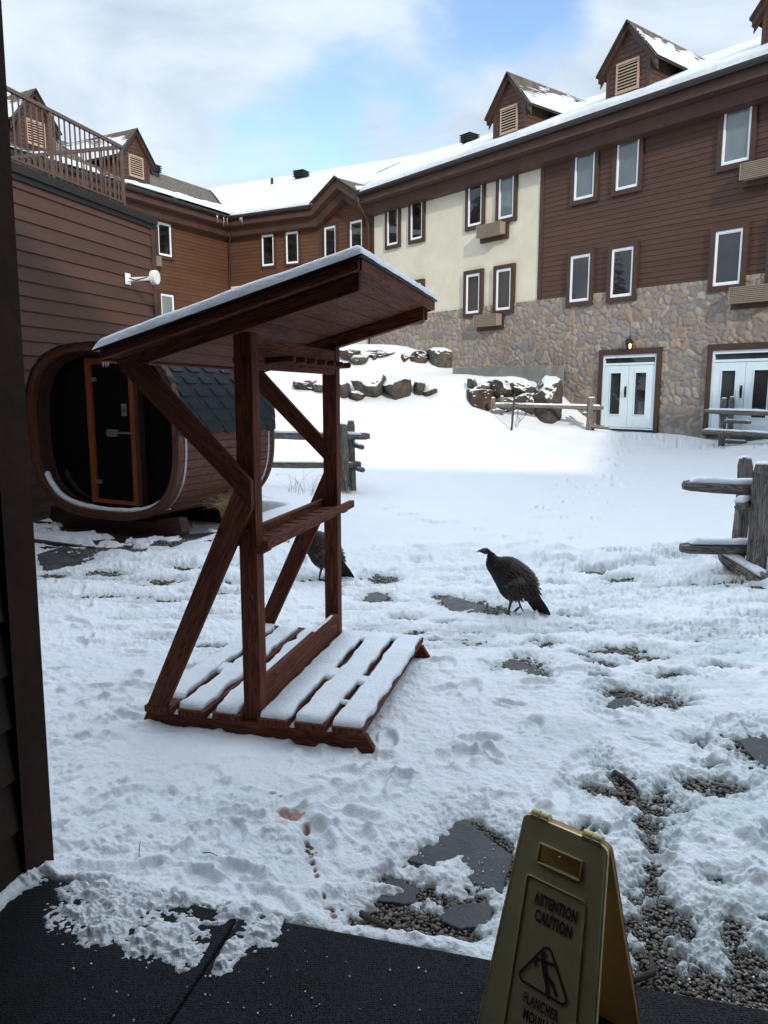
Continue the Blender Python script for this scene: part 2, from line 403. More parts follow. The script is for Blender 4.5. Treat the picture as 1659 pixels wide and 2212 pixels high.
# bay + M + L walls
Lab=2.836
def gabz(z):
    if z<=WT:return (0,Lab)
    t=(z-WT)/1.0*1.15;return (min(1.27,t*1.0),max(1.30,Lab-t*1.1))
mb=MB();lap(mb,TY,0,Lab,6.45,WT,.14);lap(mb,TY,0,Lab,WT,9.85,.14,zmax=gabz);P_(mb,'siding_wall',M['sidingL'])
mb=MB();lap(mb,TM,0,4.82,6.45,WT,.14);P_(mb,'siding_wall',M['sidingL'])
mb=MB();mb.box(0,4.82,-.01,.2,1.5,6.45,TM);mb.box(0,Lab,-.012,.2,1.5,6.45,TY);P_(mb,'stucco_wall',M['stucco'])
mb=MB();lap(mb,TL,0,13.5,2.2,WT,.14);P_(mb,'siding_wall',M['sidingL'])
mb=MB()
mb.box(-.06,.12,-.04,-.02,6.45,WT,TM,axis=2);mb.box(Lab-.12,Lab+.02,-.04,-.02,6.45,WT,TY,axis=2);mb.box(0,.12,-.04,-.02,6.45,WT,TY,axis=2)
P_(mb,'corner_trim',M['trim'])
# stone veneer (real relief)
def stone_wall():
    s0,s1,z0,z1=-9.,10.7,.3,4.64;du=.03
    S=np.arange(s0,s1+du,du);Z=np.linspace(z0,z1,int((z1-z0)/du)+1);SS,ZZ=np.meshgrid(S,Z,indexing='ij')
    cs=.205;wx=(fbm(SS*2.2,ZZ*2.2,3,5)-.5)*.34;wz=(fbm(SS*2.2,ZZ*2.2,3,9)-.5)*.34
    X=(SS+wx)/cs;Y=(ZZ+wz)/(cs*.92)
    ix=np.floor(X);iy=np.floor(Y);f1=np.full(X.shape,9.);f2=f1.copy();idd=np.zeros(X.shape);idd2=idd.copy()
    for a in range(-2,3):
        for b in range(-2,3):
            cx=ix+a;cy=iy+b;px=cx+.08+_h(cx,cy,3)*.84;py=cy+.08+_h(cx,cy,4)*.84
            ww=.82+.45*_h(cx,cy,8)
            d=np.hypot(X-px,(Y-py))*ww;hid=_h(cx,cy,6);hid2=_h(cx,cy,7)
            c1_=d<f1;f2=np.where(c1_,f1,np.minimum(f2,d));idd=np.where(c1_,hid,idd);idd2=np.where(c1_,hid2,idd2);f1=np.where(c1_,d,f1)
    e=f2-f1;prof=sst(.02,.22,e)
    rel=.028*prof*(.6+.6*idd2)+.012*(fbm(SS*7,ZZ*7,3,2)-.5)*prof+.02*prof*((X-np.floor(X))-.5)*(idd-.5)
    pal=np.array([(.36,.26,.17),(.31,.25,.20),(.27,.24,.215),(.37,.32,.25),(.29,.23,.185),(.27,.26,.26),(.35,.28,.20),(.31,.275,.25),(.26,.22,.19),(.30,.265,.235),(.33,.28,.23)])
    k=np.minimum((idd*len(pal)).astype(int),len(pal)-1);colr=pal[k]*(.85+.3*idd2)[...,None]
    mort=np.array((.27,.245,.21));t=sst(.03,.12,e)[...,None];colr=mort*(1-t)+colr*t;colr=colr*.9+.36*colr.mean(-1,keepdims=True)*.28*np.array((1.04,1.,.95))
    n=(dR[1],-dR[0]);o=-.03-rel
    for q0,q1,w0,w1 in [(c-.42,c+.42,4.38,5.8) for c in (.86,-.53,-3.5,-4.9,-7.8,5.16,3.80,9.39,8.05)]+[(-1.80,-.02,.2,2.98),(-5.04,-3.24,.2,2.98)]:
        o=np.where((SS>q0)&(SS<q1)&(ZZ>w0)&(ZZ<w1),.1,o)
    V=np.stack([PR[0]+dR[0]*SS+n[0]*o,PR[1]+dR[1]*SS+n[1]*o,ZZ],-1).reshape(-1,3)-np.array((0,30,0))
    ob=npmesh('stone_wall',V,gridfaces(len(S),len(Z)),M['stone'],None,True,{'scol':colr.reshape(-1,3)})
    ob.parent=hotel
stone_wall()
# cornice: profile swept along plan path with mitres
def path_pts():
    # (plan corner, z add) with per-corner outward mitre vector
    P0=Vector(TL(13.5,0,0)[:2]);C=Vector(PC);A=Vector(PA);Bp=Vector(PB);E0=Vector(TR(-14,0,0)[:2])
    seq=[(P0,0.),(C,0.),(A,0.),(None,.78),(Bp,0.),(E0,0.)]
    Mid=A+(Bp-A)*(1-1.28/Lab);seq[3]=(Mid,.78)
    ns=[]
    segs=[seq[i+1][0]-seq[i][0] for i in range(5)]
    outs=[Vector((s.y,-s.x)).normalized() for s in segs]
    for i in range(6):
        a=outs[max(i-1,0)];b=outs[min(i,4)];m=(a+b).normalized();m=m/max(.3,m.dot(b));ns.append(m)
    return seq,ns
seq,ns=path_pts()
def sweep(mb,prof,ends=True,i0=0,i1=5):
    rs=[]
    for i in range(i0,i1+1):
        (p,dz),m=seq[i],ns[i];rs.append([(p.x+m.x*o,p.y+m.y*o,EZ+dz*k_+z) for o,z,k_ in [(q[0],q[1],1) for q in prof]])
    mb.rings(rs,closed=True,caps=True,smooth=False)
mb=MB();sweep(mb,[(.0,-.02),(.60,-.03),(.60,-.36),(.36,-.40),(.36,-.36),(0,-.34)][::-1]);P_(mb,'fascia',M['cornice'])
mb=MB();sweep(mb,[(.0,-.36),(.345,-.405),(.30,-.72),(.06,-.76),(0,-.76)][::-1]);P_(mb,'frieze',M['cornice'])
for i0,i1 in ((0,2),(4,5)):
    mb=MB();sweep(mb,[(.605,.0),(.76,.0),(.76,-.07),(.72,-.13),(.605,-.13)][::-1],i0=i0,i1=i1);P_(mb,'gutter',M['gutter'])
# roof
SL=.47
def ridge_pt(i,off=7.):
    (p,dz),m=seq[i],ns[i];return (p.x-m.x*off,p.y-m.y*off,EZ+SL*(off+.7))
def eave_pt(i,off=-.7,dz=0):
    (p,_),m=seq[i],ns[i];return (p.x-m.x*off,p.y-m.y*off,EZ+dz+.01)
def roofquad(mb,a,b,c,d):
    a,b,c,d=map(Vector,(a,b,c,d));ex=(b-a).normalized();n=(b-a).cross(d-a).normalized();ey=n.cross(ex)
    uv=[((p-a).dot(ex),(p-a).dot(ey)) for p in(a,b,c,d)];mb.add([a,b,c,d],[(0,1,2,3)],[uv])
def patch(name,a,b,c,d,n,m,th,mat,par=hotel,world=None):
    a,b,c,d=[np.array(p) for p in(a,b,c,d)];U,Vv=np.meshgrid(np.linspace(0,1,n),np.linspace(0,1,m),indexing='ij')
    w=lambda q:q[...,None]
    Pp=w((1-U)*(1-Vv))*a+w(U*(1-Vv))*b+w(U*Vv)*c+w((1-U)*Vv)*d
    nn=np.cross(b-a,d-a);nn=nn/np.linalg.norm(nn);nn=nn if nn[2]>0 else -nn
    l1=np.linalg.norm(b-a);l2=np.linalg.norm(d-a)
    t=th(U,Vv,U*l1,Vv*l2);Pp=Pp+w(t)*nn
    loc=np.array(parent_world(par)) if par else np.zeros(3)
    f=gridfaces(n,m)
    nz=np.cross(Pp[1,0]-Pp[0,0],Pp[0,1]-Pp[0,0])[2]
    if nz<0:f=f[:,::-1]
    o=npmesh(name,(Pp-loc).reshape(-1,3),f,mat,par,True);return o
mb=MB();roofquad(mb,eave_pt(1),eave_pt(0),ridge_pt(0),ridge_pt(1));P_(mb,'roof',M['shingle'])
mb=MB();roofquad(mb,eave_pt(2),eave_pt(1),ridge_pt(1),ridge_pt(2));
off1=1.0;roofquad(mb,eave_pt(4,off1,SL*1.7),eave_pt(2,off1,SL*1.7),ridge_pt(2),ridge_pt(4));roofquad(mb,eave_pt(5),eave_pt(4),ridge_pt(4),ridge_pt(5));P_(mb,'roof',M['shingle'])
def back_pt(i):
    (p,dz),m=seq[i],ns[i];return (p.x-m.x*14.5,p.y-m.y*14.5,EZ)
mb=MB()
for i,j in ((1,0),(2,1),(4,2),(5,4)):roofquad(mb,ridge_pt(i),ridge_pt(j),back_pt(j),back_pt(i))
for i in (0,5):mb.add([eave_pt(i),ridge_pt(i),back_pt(i)],[(0,1,2)])
P_(mb,'roof',M['shingle'])
def thR(U,V,x,y):return .13+.05*(fbm(x*.8,y*.8,3,3)-.4)*1.+.035*(fbm(x*4,y*4,3,8)-.5)-.22*sst(.035,.0,V)*(.5+.6*fbm(x*2,y*0+1,3,4))-.1*sst(.995,1,V)
patch('roof_snow',eave_pt(5),eave_pt(4),ridge_pt(4),ridge_pt(5),300,90,thR,M['snowroof'])
def thM(U,V,x,y):return .09+.05*(fbm(x*.9,y*.9,3,13)-.4)+.05*(fbm(x*3,y*3,3,8)-.5)-.2*sst(.035,.0,V)
patch('roof_snow',eave_pt(4,off1,SL*1.7),eave_pt(2,off1,SL*1.7),ridge_pt(2),ridge_pt(4),60,140,thM,M['snowroof'])
patch('roof_snow',eave_pt(2),eave_pt(1),ridge_pt(1),ridge_pt(2),90,90,thM,M['snowroof'])
def thL(U,V,x,y):
    # U=0 at corner; a drift beside the valley and a thin line along the gutter, tongues behind the dormers
    n=fbm(x*1.3,y*1.3,4,21)
    drift=1.5-x/(3.2+.1*y)-((y-1.3)/1.5)**2*.8+(n-.5)*1.6
    line=.9-(y/.22)+(fbm(x*2.5,y*0,3,5)-.45)*2.2
    t2=1-((x-3.2)/1.0)**2-((y-1.5)/.8)**2+(n-.5)
    t3=1-((x-7.6)/1.3)**2-((y-1.5)/.9)**2+(n-.5)
    m=np.maximum(np.maximum(drift,line),np.maximum(t2,t3));return -.03+.12*sst(-.15,.5,m)
patch('roof_snow',eave_pt(1),eave_pt(0),ridge_pt(0),ridge_pt(1),330,160,thL,M['snowroof'])
# bay gable little roof
(mp,_),mm=seq[3],ns[3]
pk=Vector((mp.x+mm.x*.72,mp.y+mm.y*.72,EZ+.80));pb=Vector((mp.x-mm.x*1.3,mp.y-mm.y*1.3,EZ+.80))
a_=Vector(eave_pt(2,-.72,0.03));b_=Vector(eave_pt(4,-.72,.03))
mb=MB();mb.add([a_,pk,pb],[(0,1,2)],[[(0,0),(1.6,0),(1.6,2)]]);mb.add([b_,pk,pb],[(0,2,1)],[[(0,0),(1.6,2),(1.6,0)]])
ea,eb=Vector(eave_pt(2,1.0,SL*1.7)),Vector(eave_pt(4,1.0,SL*1.7))
mb.add([a_,pb,ea],[(0,1,2)],[[(0,0),(1.6,2),(0,2)]]);mb.add([b_,pb,eb],[(0,1,2)],[[(0,0),(1.6,2),(0,2)]])
for q in (a_,b_):mb.hexa([q+Vector((0,0,0)),q+Vector((0,0,.05)),q+Vector((0.02,.06,.05)),q+Vector((.02,.06,0)),pk,pk+Vector((0,0,.06)),pk+Vector((.02,.06,.06)),pk+Vector((.02,.06,0))])
P_(mb,'roof',M['shingle'])
for q,qe in ((a_,ea),(b_,eb)):
    dz_=Vector((0,0,.05));m_=MB();m_.add([q+dz_*1.2,pb+dz_,qe+dz_,q.lerp(pb,.5)+(pk-pb)*.25+dz_*.6],[(0,3,1),(0,1,2)]);P_(m_,'roof_snow',M['snowroof'])
# windows
def window(T,s0,s1,z0,z1,glass,trim=.125,par=hotel,off=-.055,tm=None):
    w=MB();t=trim
    S0,S1,Z0,Z1=s0-t,s1+t,z0-t,z1+t
    w.box(S0,S1,off-.02,0,z1,Z1,T);w.box(S0,S1,off-.02,0,Z0,z0,T)
    w.box(S0,s0,off-.018,0,z0,z1,T,axis=2);w.box(s1,S1,off-.018,0,z0,z1,T,axis=2)
    W=P_(w,'window',tm or M['trim'])
    f=MB();k=.055
    f.box(s0,s1,off,.0,z1-k,z1,T);f.box(s0,s1,off,.0,z0,z0+k,T);f.box(s0,s0+k,off,0,z0+k,z1-k,T,axis=2);f.box(s1-k,s1,off,0,z0+k,z1-k,T,axis=2)
    k2=k+.025
    f.box(s0+k,s1-k,off+.015,0,z1-k2,z1-k,T);f.box(s0+k,s1-k,off+.015,0,z0+k,z0+k2,T)
    fo=P_(f,'frame',M['white'],None);g=MB();g.add([T(s0+k,off+.03,z0+k),T(s1-k,off+.03,z0+k),T(s1-k,off+.03,z1-k),T(s0+k,off+.03,z1-k)],[(0,1,2,3)])
    go=g.build('pane',glass)
    for o in (fo,go):o.parent=W;o.matrix_parent_inverse=Matrix.Identity(4)
    return W
def fixsub(W,o):o.parent=W;o.matrix_parent_inverse=Matrix.Identity(4)
ww=.68
for c in (.86,-.53,-3.5,-4.9,-7.8,-9.2):
    window(TR,c-ww/2,c+ww/2,7.27,8.55,M['glass_up']);window(TR,c-ww/2,c+ww/2,4.46,5.75,M['glass_lo'],off=-.085)
for c in (5.16,3.80,9.39,8.05):
    window(TR,c-.31,c+.31,7.24,8.52,M['glass_up'] if c<5 else M['glass_lo']);window(TR,c-.31,c+.31,4.46,5.72,M['glass_mid'],off=-.085)
for c in (2.30,.80):window(TY,c-.335,c+.335,7.17,8.43,M['glass_lo'],.1)
for c in (2.67,1.42):window(TM,c-.305,c+.305,7.17,8.43,M['glass_lo'],.08)
window(TL,3.54,4.24,7.17,8.41,M['glass_lo'],.12);window(TL,3.54,4.24,4.46,5.71,M['glass_up'],.12)
# AC units
def ac(T,s0,s1,z0,z1,label,dep=.32):
    c=T((s0+s1)/2,0,z0);t=thing('air_conditioner',label,'air conditioner',c,0,'air conditioner grilles on the hotel walls')
    T2=lambda s,o,z:tuple(a-b for a,b in zip(T(s,o,z),c))
    m=MB();m.box(s0-.06,s1+.06,-.10,0,z0-.12,z1+.03,T2);m.build('backing_frame',M['trim'],t)
    m=MB();m.box(s0+.01,s1-.01,-dep,-.1,z0+.01,z1-.01,T2);m.build('casing',M['acgrille'],t)
    m=MB();k=9
    m.box(s0,s0+.025,-dep-.02,-dep,z0,z1,T2,axis=2);m.box(s1-.025,s1,-dep-.02,-dep,z0,z1,T2,axis=2)
    for i in range(k):
        z=z0+(z1-z0)*i/(k-1)*.94;m.box(s0+.025,s1-.025,-dep-.018,-dep,z,z+.022,T2)
    m.build('grille',M['acgrille'],t);return t
ac(TR,3.75,4.80,6.75,7.13,'tan air conditioner grille on the cream stucco wall between the upper windows')
ac(TR,3.82,4.87,3.98,4.35,'tan air conditioner grille on the stone wall below the lower stucco windows')
ac(TR,-4.85,-3.78,6.78,7.14,'tan air conditioner grille under the top window at the right edge of brown siding')
ac(TR,-4.85,-3.72,3.98,4.36,'tan air conditioner grille on the stone at the right edge, above the second double door')
ac(TL,4.28,4.79,6.71,7.07,'small tan air conditioner grille beside the left wing window',.2)
# doors
def doors(c0,c1,zb=.9,lab=None):
    T=TR;W=c1-c0;zt=3.06
    w=MB();w.box(c0,c1,-.13,0,zt-.16,zt,T);w.box(c0,c0+.13,-.13,0,zb-.1,zt-.16,T,axis=2);w.box(c1-.13,c1,-.13,0,zb-.1,zt-.16,T,axis=2)
    D=P_(w,'double_door',M['trim'])
    a,b=c0+.13,c1-.13;f=MB();f.box(a,b,-.10,0,zt-.24,zt-.16,T);f.box(a,b,-.10,0,zt-.44,zt-.38,T);f.box(a,a+.05,-.1,0,zb,zt-.44,T,axis=2);f.box(b-.05,b,-.1,0,zb,zt-.44,T,axis=2)
    f.box(a,a+.05,-.1,0,zt-.38,zt-.24,T,axis=2);f.box(b-.05,b,-.1,0,zt-.38,zt-.24,T,axis=2);f.box(a,b,-.12,0,zb-.02,zb+.02,T)
    fixsub(D,f.build('frame',M['doorwhite']))
    g=MB();g.add([T(a+.05,-.05,zt-.38),T(b-.05,-.05,zt-.38),T(b-.05,-.05,zt-.24),T(a+.05,-.05,zt-.24)],[(0,1,2,3)])
    fixsub(D,g.build('transom_pane',M['glass_door']))
    mid=(a+b)/2
    for x0,x1,hs in ((a+.055,mid-.006,1),(mid+.006,b-.055,0)):
        l=MB();z0,z1=zb+.03,zt-.45;gx0,gx1,gz0,gz1=x0+.21,x1-.19,zb+.38,z1-.2
        l.box(x0,gx0,-.09,-.03,z0,z1,T,axis=2);l.box(gx1,x1,-.09,-.03,z0,z1,T,axis=2);l.box(gx0,gx1,-.09,-.03,gz1,z1,T);l.box(gx0,gx1,-.09,-.03,z0,gz0,T)
        for q in ((gx0,gx0+.025,gz0,gz1),(gx1-.025,gx1,gz0,gz1),(gx0,gx1,gz0-.02,gz0+.004),(gx0,gx1,gz1-.004,gz1+.02)):l.box(q[0],q[1],-.105,-.088,q[2],q[3],T,axis=2)
        fixsub(D,l.build('door_leaf',M['doorwhite'],bevel=.004))
        g=MB();g.add([T(gx0,-.06,gz0),T(gx1,-.06,gz0),T(gx1,-.06,gz1),T(gx0,-.06,gz1)],[(0,1,2,3)]);fixsub(D,g.build('pane',M['glass_door']))
        if hs:
            hx=mid+.09
    h=MB();hx=mid+.075;h.box(hx-.025,hx+.025,-.105,-.09,1.75,2.05,T,axis=2);h.tube([T(hx,-.13,1.80),T(hx,-.15,1.85),T(hx,-.15,1.98),T(hx,-.12,2.0)],.012,8)
    fixsub(D,h.build('handle',M['black']))
    return D
doors(-1.88,.06);doors(-5.12,-3.16)
# dormers
def dormer(T,sc,w=1.28,o=.7):
    zr=lambda oo:EZ+SL*(oo+.7);zb=zr(o)-.05;ze=10.93;zp=11.72;hw=w/2;ob=(zp-EZ)/SL-.7
    m=MB()
    lap(m,T,sc-hw,sc+hw,zb,ze,.14,o0=o)
    def gz(z):
        t=(z-ze)/(zp-ze);return (sc-hw*(1-t),sc+hw*(1-t))
    lap(m,T,0,0,ze,zp-.02,.14,o0=o,zmax=gz)
    for sg in (-1,1):
        # cheek walls
        oe=(ze-EZ)/SL-.7;s=sc+sg*hw
        z=zb
        while z<ze:
            zt=min(z+.14,ze);o1=max(o,(z-EZ)/SL-.7-.05);ot=max(o,(zt-EZ)/SL-.7-.05)
            m.add([T(s+sg*.014,o,z),T(s+sg*.014,max(o1,ot)+.1,z),T(s,max(o1,ot)+.1,zt),T(s,o,zt),T(s,o,z),T(s,max(o1,ot)+.1,z)],[(0,1,2,3),(4,5,1,0)],[[(0,z),(1,z),(1,zt),(0,zt)]]*2);z=zt
    D=P_(m,'dormer',M['sidingR'])
    m=MB()
    for sg in (-1,1):m.box(sc+sg*hw-.05,sc+sg*hw+.05,o-.03,o+.05,zb,ze,T,axis=2)
    # rake fascia
    ov=.26;k=(zp-ze)/hw
    for sg in (-1,1):
        p0=Vector(T(sc+sg*(hw+ov),o-.12,ze-k*ov+.03));p1=Vector(T(sc,o-.12,zp+.05));n=Vector(T(0,1,0))-Vector(T(0,0,0))
        dn=Vector((0,0,-.17));q=n*.1
        m.hexa([p0,p0+q,p0+q+dn,p0+dn,p1,p1+q,p1+q+dn,p1+dn])
        dn2=Vector((0,0,-.27));p0b,p1b=p0+n*.105+Vector((0,0,-.02)),p1+n*.105+Vector((0,0,-.02));q=n*.03
        m.hexa([p0b,p0b+q,p0b+q+dn2,p0b+dn2,p1b,p1b+q,p1b+q+dn2,p1b+dn2])
    fixsub(D,m.build('trim',M['trim']))
    m=MB()
    for sg in (-1,1):
        zE=ze-k*ov;oE=(zE-EZ)/SL-.7
        a=Vector(T(sc+sg*(hw+ov+.03),o-.2,zE+.04));b=Vector(T(sc,o-.2,zp+.10));c=Vector(T(sc,ob+.1,zp+.10));d=Vector(T(sc+sg*(hw+ov+.03),oE+.1,zE+.04))
        roofquad(m,a,b,c,d) if sg<0 else roofquad(m,b,a,d,c)
        dn=Vector((0,0,-.05));m.add([a,b,b+dn,a+dn],[(0,1,2,3)]);m.add([a,d,d+dn,a+dn],[(0,1,2,3)]);m.add([a+dn,b+dn,c+dn,d+dn],[(0,1,2,3)])
    fixsub(D,m.build('roof',M['shingle']))
    for sg in (-1,1):
        zE=ze-k*ov;oE=(zE-EZ)/SL-.7
        a=T(sc+sg*(hw+ov+.03),o-.1,zE+.045);b=T(sc,o-.1,zp+.105);c=T(sc,ob+.1,zp+.105);d=T(sc+sg*(hw+ov+.03),oE+.1,zE+.045)
        def th(U,V,x,y):
            row=np.abs(((x/.14)%1)-.5);base=1.1-U*1.5+(V-.3)*.5+(fbm(x*3,y*3,3,int(sc*10)&63)-.5)*1.3+row*.7
            return -.015+.04*sst(.1,.5,base)
        a,b,c,d=[np.array(p) for p in(a,b,c,d)]
        o_=patch('snow',a,b,c,d,70,60,th,M['snowroof'],None);fixsub(D,o_)
    vs0,vs1,vz0,vz1=sc-.36,sc+.36,zb+.22,zb+1.02
    m=MB();m.box(vs0,vs1,o-.06,o,vz1-.06,vz1,T);m.box(vs0,vs1,o-.06,o,vz0,vz0+.06,T);m.box(vs0,vs0+.05,o-.058,o,vz0+.06,vz1-.06,T,axis=2);m.box(vs1-.05,vs1,o-.058,o,vz0+.06,vz1-.06,T,axis=2)
    n=9
    for i in range(n):
        z=vz0+.08+(vz1-vz0-.16)*i/(n-1)
        m.hexa([T(s_,oo,zz) for s_ in (vs0+.05,vs1-.05) for oo,zz in ((o-.055,z-.028),(o-.055,z-.012),(o-.012,z+.032),(o-.012,z+.018))])
    fixsub(D,m.build('vent_louvre',M['vent']))
    m=MB();m.add([T(vs0+.04,o-.022,vz0+.04),T(vs1-.04,o-.022,vz0+.04),T(vs1-.04,o-.022,vz1-.04),T(vs0+.04,o-.022,vz1-.04)],[(0,1,2,3)]);fixsub(D,m.build('vent_backing',M['black']))
    m=MB();m.box(sc-hw-.06,sc+hw+.06,o-.05,o-.015,zb-.06,zb+.10,T);fixsub(D,m.build('flashing',M['darktrim']))
for s in (4.43,.10,-4.25,-8.6):dormer(TR,s)
for s in (4.5,8.9):dormer(TL,s)
# roof vents
def rvent(T,s,o,z=None):
    z=EZ+SL*(o+.7)
    m=MB();m.box(s-.22,s+.22,o-.22,o+.22,z-.1,z+.16,T)
    for i in range(4):m.box(s-.31,s+.31,o-.31,o+.31,z+.14+i*.085,z+.165+i*.085,T)
    m.box(s-.26,s+.26,o-.26,o+.26,z+.16,z+.43,T,axis=2);P_(m,'roof_vent',M['black'])
rvent(TM,4.7,5.5);rvent(TR,11.2,5.6);rvent(TL,-.9,5.2)
m=MB();m.tube([TM(6.1,5.,EZ+SL*5.7-.1),TM(6.1,5.,EZ+SL*5.7+.4)],.07,12);P_(m,'vent_pipe',M['black'])
# downpipes
m=MB();m.tube([TY(.02,-.68,EZ-.1),TY(.02,-.68,EZ-.35),TY(.05,-.12,EZ-.95),TY(.05,-.10,6.5),TY(.05,-.1,1.5)],.045,10);P_(m,'downpipe',M['trim'])
m=MB();m.tube([TL(.35,-.5,EZ-.1),TL(.35,-.5,EZ-.5),TL(.12,-.12,EZ-1.),TL(.12,-.10,6.5),TL(.12,-.1,2.)],.045,10);P_(m,'downpipe',M['gutter'])
# corner icicles
m=MB()
for i in range(9):
    t=random.random();x,y,_=TM(4.82-1.6*t-.1,-.72,0) if i%2 else TL(.2+1.4*t,-.72,0)
    l=random.uniform(.1,.45);m.tube([(x,y,EZ-.1),(x,y,EZ-.1-l*.5),(x,y,EZ-.1-l)],[.02,.012,.002],6)
P_(m,'icicle',M['iceclear'])
# lantern
lc=TR(-.84,-.09,3.12);lt=thing('wall_lantern','small black wall lantern with a warm lit bulb above the left double door','lantern',lc)
m=MB();m.box(-.05,.05,.02,.06,.0,.2);m.tube([(0,.02,.14),(0,-.1,.24),(0,-.17,.27),(0,-.17,.22)],.011,8);m.build('bracket',M['black'],lt)
m=MB()
rr=.085
for k in range(6):
    a=2*PI*k/6;x,y=rr*math.cos(a),-.17+rr*math.sin(a);m.tube([(x,y,-.08),(x,y,.09)],.007,5)
for z in (-.08,.0,.09):m.tube([(rr*math.cos(2*PI*k/12),-.17+rr*math.sin(2*PI*k/12),z) for k in range(13)],.007,5)
m.tube([(0,-.17,.09),(0,-.17,.14),(0,-.17,.21)],[.115,.06,.012],12,smooth=False);m.build('cage',M['black'],lt)
m=MB();m.tube([(0,-.17,-.07),(0,-.17,-.03),(0,-.17,.04),(0,-.17,.075)],[.01,.035,.04,.01],10);m.build('bulb',M['bulb'],lt)
# retaining wall
m=MB();rc=TR(3.,-.8,.8);T2=lambda s,o,z:tuple(a-b for a,b in zip(TR(s,o,z),rc));m.box(1.3,5.2,-.9,-.66,.6,2.66,T2);m.box(1.3,1.55,-.66,-.08,.6,2.655,T2,axis=1)
rw=m.build('retaining_wall',M['concrete']);rw.location=rc;tag(rw,'grey concrete retaining wall behind the boulders, left of the double doors','wall')
T2b=TR
# ---------------------------------------------------------------- SPA (near left) BUILDING
spa=thing('spa_building','low brown building behind the sauna with wide siding boards and flat black roof edge','building',TN(2,.5,0))
def part(mb,name,mat,par,**k):
    o=mb.build(name,mat,**k);o.parent=par;o.matrix_parent_inverse=Matrix.Translation(par.location).inverted();return o
m=MB();lap(m,TN,-.0,8.5,.0,4.8,.2,.022);lap(m,lambda s,o,z:TN(0,s,z),0,9,.0,4.8,.2,-.022);part(m,'siding_wall',M['sidingN'],spa)
m=MB();m.box(-.03,.1,-.03,-.001,.0,4.8,TN,axis=2);part(m,'corner_trim',M['trim'],spa)
m=MB();m.box(-.06,8.5,-.07,.2,4.78,4.9,TN);m.box(-.06,.2,.2,9,4.78,4.9,TN,axis=1);m.box(-.05,8.5,-.04,-.005,4.70,4.78,TN);part(m,'coping',M['darktrim'],spa)
m=MB();m.box(.2,8.5,.2,9,4.6,4.86,TN);part(m,'roof',M['darktrim'],spa)
# guardrail
gc=TN(2.5,.15,4.9);gr=thing('guardrail','brown metal guardrail with thin balusters on the flat roof at left','railing',gc)
Tg=lambda s,o,z:tuple(a-b for a,b in zip(TN(s,o,z),gc))
m=MB()
m.box(.57,8.4,.13,.18,5.88,5.93,Tg);m.box(.57,8.4,.14,.17,5.01,5.04,Tg);part_=m.build('top_rail',M['rail'],gr)
m=MB();m.box(.57,.62,.18,6,5.88,5.93,Tg,axis=1);m.box(.58,.61,.18,6,5.01,5.04,Tg,axis=1);m.build('side_rail',M['rail'],gr)
for s in (.595,2.34,4.1,5.9,7.7):
    m=MB();m.box(s-.022,s+.022,.133,.177,4.86,5.93,Tg,axis=2);m.build('post',M['rail'],gr)
for o in (2.2,4.2,6.):
    m=MB();m.box(.565,.625,o-.03,o+.03,4.86,5.93,Tg,axis=2);m.build('post',M['rail'],gr)
s=.72
while s<8.3:
    if min(abs(s-q) for q in (2.34,4.1,5.9,7.7))>.05:
        m=MB();m.box(s-.009,s+.009,.146,.164,5.03,5.89,Tg,axis=2);m.build('baluster',M['rail'],gr)
    s+=.118
o=.3
while o<6:
    if min(abs(o-q) for q in (2.2,4.2,6.))>.05:
        m=MB();m.box(.586,.604,o-.009,o+.009,5.03,5.89,Tg,axis=2);m.build('baluster',M['rail'],gr)
    o+=.118
# wall antenna
an=thing('wall_antenna','white plastic wireless antenna on a short arm fixed to the brown siding corner','antenna',TN(.87,-.02,3.75))
Ta=lambda s,o,z:tuple(a-b for a,b in zip(TN(s,o,z),TN(.87,-.02,3.75)))
m=MB();m.box(.80,.94,-.04,-.022,3.66,3.84,Ta);m.build('wall_plate',M['white'],an,bevel=.004)
m=MB();m.hexa([Ta(s,o,z) for o in (-.04,-.46) for s,z in ((.84,3.71),(.84,3.77),(.90,3.77),(.90,3.71))]);m.build('arm',M['white'],an,bevel=.006)
m=MB();m.tube([Ta(.9,-.07,3.76),Ta(.91,-.2,3.72),Ta(.9,-.42,3.76)],.008,6);m.build('cable',M['black'],an)
m=MB();n8=[]
for x in (-.045,.055):
    n8.append([Ta(.84+.10*math.cos(2*PI*k/24)*(abs(math.cos(2*PI*k/24))**-.35 if 0 else 1),-.52+x,3.76+.115*math.sin(2*PI*k/24)) for k in range(24)])
m.rings(n8,smooth=False)
m.build('housing',M['whiteplastic'],an,bevel=.012)
# ---------------------------------------------------------------- ENTRANCE BUILDING (behind/around camera, casts the courtyard shade)
ent=thing('entrance_building','brown clad building corner at the left edge of the picture, its shade put into the colour','building',TE(-3,0,0))
cA=(-1.335*e1[0]+2.75*e1[1], -1.335*e2[0]+2.75*e2[1])   # local a,b of corner
aE,bE=cA
TEl=lambda a,b,z:TE(a+.013*z,b,z)
m=MB();TEw=lambda s,o,z:TEl(aE-o,bE-s,z)
def lapE(mb,s0,s1,z0,z1,rh):
    z=z0
    while z<z1:
        zt=min(z+rh,z1);mb.add([TEw(s0,-.02,z),TEw(s1,-.02,z),TEw(s1,0,zt),TEw(s0,0,zt),TEw(s0,0,z),TEw(s1,0,z)],[(0,1,2,3),(4,5,1,0)],[[(s0,z+.001),(s1,z+.001),(s1,zt-.001),(s0,zt-.001)]]*2);z=zt
lapE(m,.1,3.2,-.1,4.5,.2);part(m,'siding_wall',M['shadeclad'],ent)
m=MB();m.box(aE-1.6,aE-.01,bE-.02,bE,-.2,4.5,TEl);m.box(aE-.012,aE+.035,bE-.14,bE+.012,-.2,4.5,TEl,axis=2);part(m,'corner_trim',M['shadepost'],ent)
